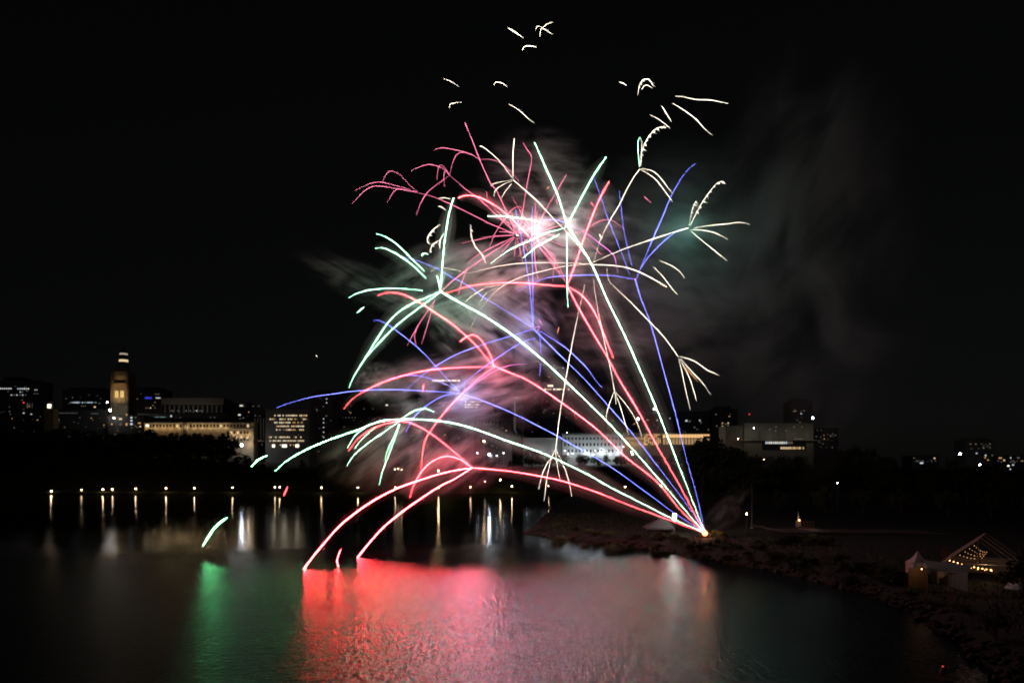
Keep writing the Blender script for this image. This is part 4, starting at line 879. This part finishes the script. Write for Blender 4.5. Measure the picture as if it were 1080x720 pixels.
comet('lowest blue comet bursting over the river bank with a long flat blue arc', 184, (486,415), ('B',1.9,S0+'706.7,537.5 683,520 641.7,490.5 600,466.7 586.7,459 541.7,436 505,421 486,415'), [
    ('B',1.9,'485,414.5 464,413 426,411 405.5,410.8 384.7,411.4 364,413.5 350,415.5 333,417.7 316.7,421.5 300,426.7 291.7,430'),
    ('B',1.6,'484.7,415 472,416 461,420.4 451,426.7 444.4,432 436,440.5 432,447.5 428,456'), ('V',1.4,'487,415.5 505,401.7 521.7,391 535.5,385.7 546.7,384 555,383.6'),
    ('B',1.3,'484.7,412.8 475,403 461,387.8 447,372.5 433,360 415.5,346.7 404.4,339.7 397.5,337.6 394,338.5'), ('B',1.0,'484,412 468,404 455,399.6 444,396.8 433,395.4 420,397 405,402 397,409')], fire_lamp=('B', 5000))
comet('steepest blue comet on the right, ending in one tall blue line', 200, (670,295), ('B',1.7,S0+'740,545 734,519 723,480 713,438.6 699.7,390 686,341 676,314.7 670,295'), [
    ('B',1.7,'671,294 675.7,283 683,265 690,248.6 700,226 707,208.6 718,189 726.7,178 733.6,172.8',{'h':'soft'}), ('B',1.8,'675.7,283 683,272 694.4,259.7 708,248 719,241.3'),
    ('B',1.5,'669,294.6 648.6,291 627.8,290 605,290.4 584,291.8 570,295 557.8,301 546.7,307.3'), ('B',.9,'666.7,280.6 662,262 658,243 655.5,223.6 653.5,201.5'), ('B',.8,'664,289 652.8,259.7 641.7,232 634.7,211 626,186.7'),
    ('V',3.2,'669,294 671,295.5')], fire_lamp=('B', 900))
comet('gold white comet at far right splitting into five willow arms', 206, (726,240.5), ('W',2.2,'625,277 641.7,269.4 662.5,261 689,252 708,245.8 726,240.5',204), [
    ('W',1.1,'727,238 729.4,224 732,215.5 734,212',{'sp':6}), ('W',1.4,'728,238 737.8,218 749,201.7 757,192.6 762,191.5',{'sp':34}), ('W',1.5,'732,240.5 749,237.8 768,236 778,234.6 785,235 790.5,237',{'h':'soft'}),
    ('W',1.5,'729,242 746,243.5 757,246.8 767.5,252.5',{'h':'soft'}), ('W',1.7,'728,243 737.8,251.7 749,260.5 758,268 767,274.8',{'h':'soft'})], 'crossette_comet', fire_lamp=('W', 4800))
comet('gold white comet at upper right forking upward and down like a plant', 205, (675,178.5), ('W',2.0,'626,277 633,254 643,233 652.8,216.7 661,200 669.4,185.5 675,178.5',204), [
    ('G',1.1,'674.5,176 673,160 673,149 675,145'), ('W',1.2,'675,176 676.5,160 677,150 675.5,145.5'), ('W',1.9,'676,175 678,157 685,143 693,135.3 700,133.5',{'sp':40}),
    ('W',1.7,'676,178 687.5,180 696,187 703,196 708,202.5',{'sp':8}), ('W',1.9,'676,179 689,187 697,196 705.5,207.5 709,213')], 'crossette_comet')
comet('gold white comet at lower right breaking into a fan of drooping tips', 203, (715,375.5), ('W',2.0,'640,283 641.7,295 647,301.5 662.5,316 683,337 700,355 715,375.5',204), [
    ('W',1.4,'716,376 722,377 734.4,381.7 745.5,390 754,393.5 758.7,396.3',{'h':'soft'}), ('W',1.4,'717.8,378 729,391 740,402.5 749,415.3'), ('W',1.9,'717,379 726,395.5 731.7,412 734.5,422.5'), ('W',1.4,'716,378 720.5,398 724.7,417.8 728,432'), ('O',.9,'722,386 729,394 736,402')], 'crossette_comet')
comet('short gold white comet on the red trail breaking into four legs', 196, (648,412), ('W',1.5,'626,295 627.8,310.5 633,339.7 637.5,360.5 640,372 644,389 648,412',204), [
    ('W',1.4,'648,412 643,425 640,435 639,442'), ('W',1.5,'648,413 653,425 656.7,437 663,458.5'), ('W',1.3,'649,413 663,430 671.7,445 677,460.3'), ('W',.9,'649,414 649.5,426')], 'crossette_comet')
comet('lowest gold white comet, its four legs hanging over the river bank', 190, (586,473), ('W',1.7,'617,299 612.5,319 608,339.7 601,375 596.7,400 591,433.6 586,473',203), [
    ('W',1.4,'586,473 580,484 573,496.7 568,515.5'), ('W',1.4,'586,474 581,485 577.5,500 575,518 574,528'), ('W',1.4,'586,474 586.5,482 588,493 591,506.5'), ('W',1.4,'586,473 589,480 596.7,496.7 601.7,515 603,523.5')], 'crossette_comet')
comet('wide gold white arcs spreading both ways across the middle of the display', 207, (625,279), None, [
    ('W',1.5,'626,279 605,277.5 570,277 546.7,277.8 527,280.5 508,284.7 494,288 482,285 465.5,282 460,283 455,286.5'),
    ('W',2.2,'625,279 641.7,279.6 655.6,281 669,284.7 683,291 694,297 703,302.5',{'h':'hot'}), ('O',1.2,'696,299.5 703,302.5',{'h':'hot'}),
    ('W',1.6,'624,278 613,279 594,281 577,284.7 557.8,289.5 542.5,295 527,303.6 516,314.7 506,327 497,345'), ('W',1.3,'527,301 513,303 502,309 491,318.5'), ('W',1.3,'526,303.6 514.7,307.8 507.8,316 502,327.5'), ('W',1.0,'510,305 497.5,312 490,319')], 'gold_arc_burst')
comet('gold white comet at upper left of the two green prongs with spidery ends', 200, (541,189.5), ('W',2.0,'612,262 598,245 585,232 569,214.5 553,200 541,189.5',204), [
    ('W',1.7,'541,189 535.5,181 526,169 516,160 509,154.8 506,154.4',{'h':'hot'}), ('W',2.0,'541,187 541,175.5 541,161.7 542.6,146.3',{'h':'hot'}), ('W',1.3,'540,190 530,191.5 520,194 517.5,196.5'), ('W',1.7,'540,191 528.6,195.7 521.7,202 521.3,207.5'), ('W',1.2,'540,193.6 534,200.5 528.6,209')], 'crossette_comet')
comet('large pink star burst trailing thin crooked pink lines to upper left', 203, (545,248), None, [
    ('P',1.7,'545,247 535.5,226 523,200 517.5,193.6 506,168.6 498,147.8 490.3,129.5',{'h':'hot'}), ('P',1.3,'506,168.6 499,164 488,160 479.4,158 468,156 461,157 458,158.8'), ('P',1.1,'499,164 493,161 486,161 481,164 477,173 474.6,184'), ('P',1.1,'506,168.6 515,168 524,170 533,175.6 541,184 548,192'),
    ('P',1.5,'544,246 521.7,225 505,209.7 490.5,199 474,185'), ('P',1.2,'474,185 469.7,178 465.5,174 463,175.5 461.4,182.5 461,189.5'), ('P',1.1,'474,185 471,179.7 469,181 468,188 469,197.5'), ('P',1.3,'474,185 467,178 460,175 451.7,173.5 443,176 436,179 433.5,181.3'), ('P',1.2,'473,186 463,193 453,200.6 449,205.4 443,215.8 439,227'),
    ('P',1.5,'544,247 526,240 505,230 478,216.7 457,207.6 440.5,203.4'), ('P',1.3,'440.5,203 432,195 422.5,185 415.5,181 410,181 406,186 403.7,191.5'), ('P',1.3,'440,203 429,199 418,196 408.6,193.6 400,192 390.5,193.6 381,197.8 374.5,201'), ('P',1.3,'440,203 426.7,200.5 412.8,198 401.7,196.4 392,197 383.6,202 376.7,209 371,214.8'), ('P',1.1,'437.8,202.6 426.7,200 419.7,199.5 415.5,202 411,209 408.4,213.5'),
    ('R',3.0,'557.8,249 545,236 535.5,227 526,219.4 513,211.5 501,206.8 491,206.2 483.5,208.8',{'h':'hot'}), ('P',1.4,'557,248 569,261 580,273 592,290'), ('P',1.2,'542.5,246 535,244.6 526,244.4'), ('P',1.2,'542,248 519,250 498,254 487,256.6'), ('P',1.1,'516,262 521.7,247 528.6,236 535,228 537.6,223.6 542.5,219.4 548,218 551,222 549,236',{'h':'soft'}), ('P',.9,'514,210 513,202'),
    ('P',1.5,'542,250 525,258 508,266.7 495,276 491,287.5 487,299')]+spokes(545,248,14), 'star_burst', fire_lamp=('P', 10500))
comet('second pink star burst with straight pink spokes beside the larger one', 205, (563,247), None, [
    ('P',1.5,'547,246 551,225 556,193.6 560,174 560.5,164.4 556,158 552,151',{'h':'hot'}), ('P',1.6,'563,247 564,234.7 564.7,210'), ('P',1.4,'564,246 574.4,223.6 587,202 597.3,184.5',{'h':'hot'}), ('P',1.2,'561,243 549.4,223.6 540.3,208'),
    ('P',1.5,'563,247 577,242 588,238.5 598,236.5'), ('P',1.2,'600,246 610,245 616.7,243.5 625,237.5 633,233 641.7,231.7 647,233 652.8,237.5 658,242'), ('P',1.4,'563,253 564,272 567,294.5'), ('P',1.4,'564.7,252.8 574,261 583,268 586,273.6 584,283 583,297'), ('P',1.3,'617,249 626,259.7 632,266.7 635.5,268.3'), ('P',1.2,'566,256 577,272 588,286 596,297'),
    ('W',4.0,'561,247.5 564,247'), ('W',3.4,'544,247.5 547,248.5')]+spokes(563,247,12), 'star_burst', fire_lamp=('P', 8500))
def streak(label, s, col='W', wpx=2.0, Y=200, head='soft', sp=0, more=(), name='spark_streak'):
    pts = parse(s); root = empty(name, P(pts[0][0], pts[0][1], Y)); tag(root, label, 'spark')
    trail(root, 'streak', col, wpx, s, Y, Y+random.uniform(-3,3), head, sp)
    for q in more: trail(root, 'streak', col, wpx*.7, q, Y, Y+random.uniform(-3,3), head)
streak('thick white spark slanting down, leftmost of the topmost three', '535.8,29.7 543,34 551.7,40', wpx=3.4)
streak('topmost star shaped white spark with several curved arms', '565,32 566.7,28 571.7,28.7', wpx=2.0, more=('570,31.7 576.7,25.8 583,23.7','571,29.5 576,32 583,36.7','571,30 569.7,34 569.7,39'))
streak('short thick hooked white spark below the topmost star shaped one', '550.8,54 553,49.5 560,48.7 566,50', wpx=3.0)
streak('thin white spark slanting down at far upper left of the display', '467.5,83 475,85.8 483.5,91', wpx=1.5)
streak('small hooked white spark above the long slanting one', '520.8,90 523,86.7 530,88 535,91.7', wpx=2.0)
streak('small dim hooked spark below the upper left slanting one', '474,114 474.5,110.5 479,108.8 486.7,108', wpx=1.6)
streak('long thin white spark slanting down right above the pink burst', '536.7,109.7 548,116.7 556.7,125 563,129.5', wpx=1.7)
streak('very short pale spark left of the curled spark at upper right', '653,86.7 657,88 661,90.5', wpx=2.4)
streak('curled pale spark forming a small loop at upper right', '673,100 674,91.7 678,84.5 684,83.6 687,88', wpx=2.2, sp=10, more=('676.7,95 679,91 683,90 688,93',))
streak('long flat white spark, highest of the upper right group', '711.7,101.7 720,102 733,105 750,105.8 768,109.7', wpx=1.8)
streak('long white spark falling steeply below the flat upper right one', '709,108.7 723,117.5 735,126.7 743,136 751,142.5', wpx=2.0)
streak('short thick white spark at the left of the upper right group', '697.5,111.7 701.7,118 708.5,129', wpx=2.2)
streak('short thin white spark just above the plant shaped gold comet', '686,121.7 695,126 706.7,135.5', wpx=1.6)
streak('orange white curved spark, upper of the pair right of the blue comet', '696,275 708,280 716.7,286 722,293', 'W', 1.5)
streak('pale curved spark, lower of the pair right of the blue comet', '689,281 700,292.5 708,303.6 714.5,310.5', 'W', 1.6)
streak('detached green streak falling low over the river at far left', '239.5,545.5 230,552.5 221.7,562.5 214,575.5', 'K', 2.3, 150)
streak('detached green streak at the left edge of the display above the lamps', '281.7,480 271.7,485 264.5,492.5', 'K', 2.0, 165)
streak('short green dash at the left beside the high green arc', '384,324 381,326 376.7,329.7', 'G', 2.6, 185)
streak('tiny green blob among the gold sparks left of the upright green prong', '444.7,269.6 447,267 451,268.2', 'G', 3.0, 190)
streak('higher of two curving green streaks at the left of the display', '447.5,285.4 437.8,276.4 429.4,268 421,259.7 413,253.5 404.4,248.6 397,246.8', 'G', 1.8, 190, 'end')
streak('lower of two curving green streaks at the left of the display', '450,294 440.5,284.7 431,276.4 421,269.4 411,264 403,261.2 396,262', 'G', 1.9, 190, 'end')
streak('short flat gold spark crossing the top of the upright green prong', '463,209.4 469,208.6 475,209.8', 'W', 1.4, 191)
streak('short gold spark just under the flat one by the green prong', '462,217.6 466,218.5 470,221.7', 'W', 1.8, 191)
streak('hooked gold spark left of the upright green prong, the longest there', '464,236.8 456,243 451,250.7 451,255.5', 'W', 1.8, 191, sp=8)
streak('feathered gold spark under the hooked one left of the green prong', '463.5,253.5 456,258 453.5,264.5', 'W', 1.7, 191, sp=10)
streak('short curved gold spark touching the upright green prong', '468,246 464,254 464,262.5', 'W', 1.7, 191)
streak('lone curved gold streak between the green prong and the pink burst', '512.6,277.8 508,268 501,259.7 497,248.6 496.6,237.5', 'W', 1.7, 195, sp=6)
streak('tiny orange tick between the green prongs and the pink burst', '577,199.5 579,196.5', 'O', 1.5)
streak('tiny pink tick by the top of the tall red stem', '622.8,212.5 626.5,218.5', 'P', 1.5)
streak('tiny violet tick floating alone right of the tall red stem', '679,207 686.8,214', 'P', 1.4)
streak('tiny pink tick crossing the left green prong', '586.5,210 588,216', 'P', 1.2)
streak('tiny pink tick right of the blue burst centre', '567.5,336 573,343.5', 'P', 1.4)
streak('tiny gold tick right of the pink tick by the blue burst', '589.5,345 587.8,351.5', 'O', 1.0)
streak('small pale blob spark on the gold stem below the red stem', '631.8,247 633,248.5 634.2,251.5', 'W', 2.2)
streak('short red tick between the red arc and the blue arc', '446.8,405 445.8,412.5', 'R', 1.5, 185)
streak('short red streak hanging above the far lamps at left', '303.3,513 301.5,517 299,523', 'R', 1.6, 165)
streak('small red streak dipping into the river between the two long red arcs', '359.5,578.7 356.7,586 355.3,591.7 357.2,597.3', 'H', 1.5, 135.5, 'hot')
streak('lone tiny pale spark far left of the display', '333.6,374 334.4,376.5', 'W', 1.6, 190)

# ------------------------------------------------------------------ smoke lit by the stars and the added burst lamps
def smoke(name, label, px_, py_, Yc, rx, rz, ry, ang, stretch, dens, seed, cell=2.2, big=9, lo=.40, hi=.68, mk=(.36,.64), rot=0, col=(.85,.87,.88)):
    c = P(px_, py_, Yc); k = Yc/FPX; rx *= k; rz *= k
    bm = bmesh.new(); bmesh.ops.create_icosphere(bm, subdivisions=3, radius=1)
    for v in bm.verts: v.co = Vector((v.co.x*rx, v.co.y*ry, v.co.z*rz))
    me = bpy.data.meshes.new(name); bm.to_mesh(me); bm.free()
    m = bpy.data.materials.new(name); m.use_nodes = True; t = m.node_tree; L = t.links.new
    for n in list(t.nodes): t.nodes.remove(n)
    out = t.nodes.new('ShaderNodeOutputMaterial'); vs = t.nodes.new('ShaderNodeVolumePrincipled'); L(vs.outputs[0], out.inputs['Volume'])
    vs.inputs['Color'].default_value = col+(1,); vs.inputs['Anisotropy'].default_value = 0
    co = t.nodes.new('ShaderNodeTexCoord')
    sub = t.nodes.new('ShaderNodeVectorMath'); sub.operation = 'MULTIPLY'; sub.inputs[1].default_value = (1/rx, 1/ry, 1/rz); L(co.outputs['Object'], sub.inputs[0])
    ln = t.nodes.new('ShaderNodeVectorMath'); ln.operation = 'LENGTH'; L(sub.outputs[0], ln.inputs[0])
    fo = t.nodes.new('ShaderNodeMapRange'); fo.interpolation_type = 'SMOOTHSTEP'
    for i, v in zip((1,2,3,4), (.25,1.0,1.0,0.0)): fo.inputs[i].default_value = v
    L(ln.outputs['Value'], fo.inputs[0])
    def noise(sc_, det, dist, a, b, off, st):
        mp = t.nodes.new('ShaderNodeMapping'); mp.vector_type = 'TEXTURE'; mp.inputs['Rotation'].default_value = (0, R(ang), 0); mp.inputs['Scale'].default_value = (sc_*st, sc_*1.5, sc_); mp.inputs['Location'].default_value = (seed*17.3+off, seed*5.1, off)
        L(co.outputs['Object'], mp.inputs[0])
        n1 = t.nodes.new('ShaderNodeTexNoise'); n1.inputs['Scale'].default_value = 1; n1.inputs['Detail'].default_value = det; n1.inputs['Roughness'].default_value = .6; n1.inputs['Distortion'].default_value = dist; L(mp.outputs[0], n1.inputs['Vector'])
        mr = t.nodes.new('ShaderNodeMapRange'); mr.interpolation_type = 'SMOOTHSTEP'; mr.inputs[1].default_value = a; mr.inputs[2].default_value = b; L(n1.outputs['Fac'], mr.inputs[0]); return mr
    a_ = noise(cell, 3, .7, lo, hi, 0, stretch); b_ = noise(big, 2, 1.2, mk[0], mk[1], 31, 1.5)
    p1 = t.nodes.new('ShaderNodeMath'); p1.operation = 'MULTIPLY'; L(a_.outputs[0], p1.inputs[0]); L(b_.outputs[0], p1.inputs[1])
    mu = t.nodes.new('ShaderNodeMath'); mu.operation = 'MULTIPLY'; L(p1.outputs[0], mu.inputs[0]); L(fo.outputs[0], mu.inputs[1])
    m2 = t.nodes.new('ShaderNodeMath'); m2.operation = 'MULTIPLY'; m2.inputs[1].default_value = dens; L(mu.outputs[0], m2.inputs[0]); L(m2.outputs[0], vs.inputs['Density'])
    me.materials.append(m); o = bpy.data.objects.new(name, me); C.objects.link(o); o.location = c; o.rotation_euler = (0, R(rot), 0)
    tag(o, label, 'smoke', kind='stuff')
smoke('smoke_cloud', 'pale greenish smoke billowing around the upper green burst', 605, 245, 208, 80, 66, 10, 6, 3, .26, 1)
smoke('smoke_cloud', 'streaky pinkish white smoke under the two pink star bursts', 490, 300, 203, 105, 52, 9, -22, 5, .42, 2)
smoke('smoke_cloud', 'curling smoke lit by the green comet that bursts left of centre', 525, 345, 196, 80, 55, 8, 35, 4, .42, 3)
smoke('smoke_cloud', 'swept violet and red smoke in front of the city towers', 500, 412, 188, 120, 52, 9, -12, 5, .30, 4)
smoke('smoke_cloud', 'swirling smoke lit red below the long low green comet', 435, 484, 178, 110, 50, 8, -38, 5, .28, 5)
smoke('smoke_cloud', 'dim grey smoke streaks right of the tall green comet', 650, 330, 208, 70, 100, 9, 12, 4, .09, 6)
smoke('smoke_cloud', 'small red lit smoke puff at the left end of the wide red arc', 397, 402, 188, 34, 24, 4, -20, 2, .5, 12, cell=1.6, big=5)
smoke('smoke_haze', 'thin teal smoke spread out at the right of the display', 715, 290, 210, 130, 165, 15, 6, 3, .034, 7, cell=6, big=18, lo=.2, hi=.85, mk=(.2,.7))
smoke('smoke_plume', 'faint grey smoke plume drifting up on the right of the sky', 860, 270, 222, 130, 270, 22, -65, 2.2, .06, 8, cell=11, big=26, lo=.25, hi=.75, mk=(.3,.68))
smoke('smoke_puff', 'small pinkish smoke puff blowing right from the launch spot', 768, 538, 199, 40, 17, 4, 0, 2, .2, 9, cell=2.2, big=7, mk=(.25,.75), rot=-38)
smoke('smoke_wisp', 'grey smoke wisps trailing off to the left of the bursts', 385, 300, 198, 100, 24, 6, 0, 7, .10, 10, cell=1.5, rot=24)
smoke('smoke_wisp', 'faint horizontal smoke streaks above the tall green comet', 565, 180, 206, 70, 50, 8, 5, 6, .1, 11, cell=1.6)
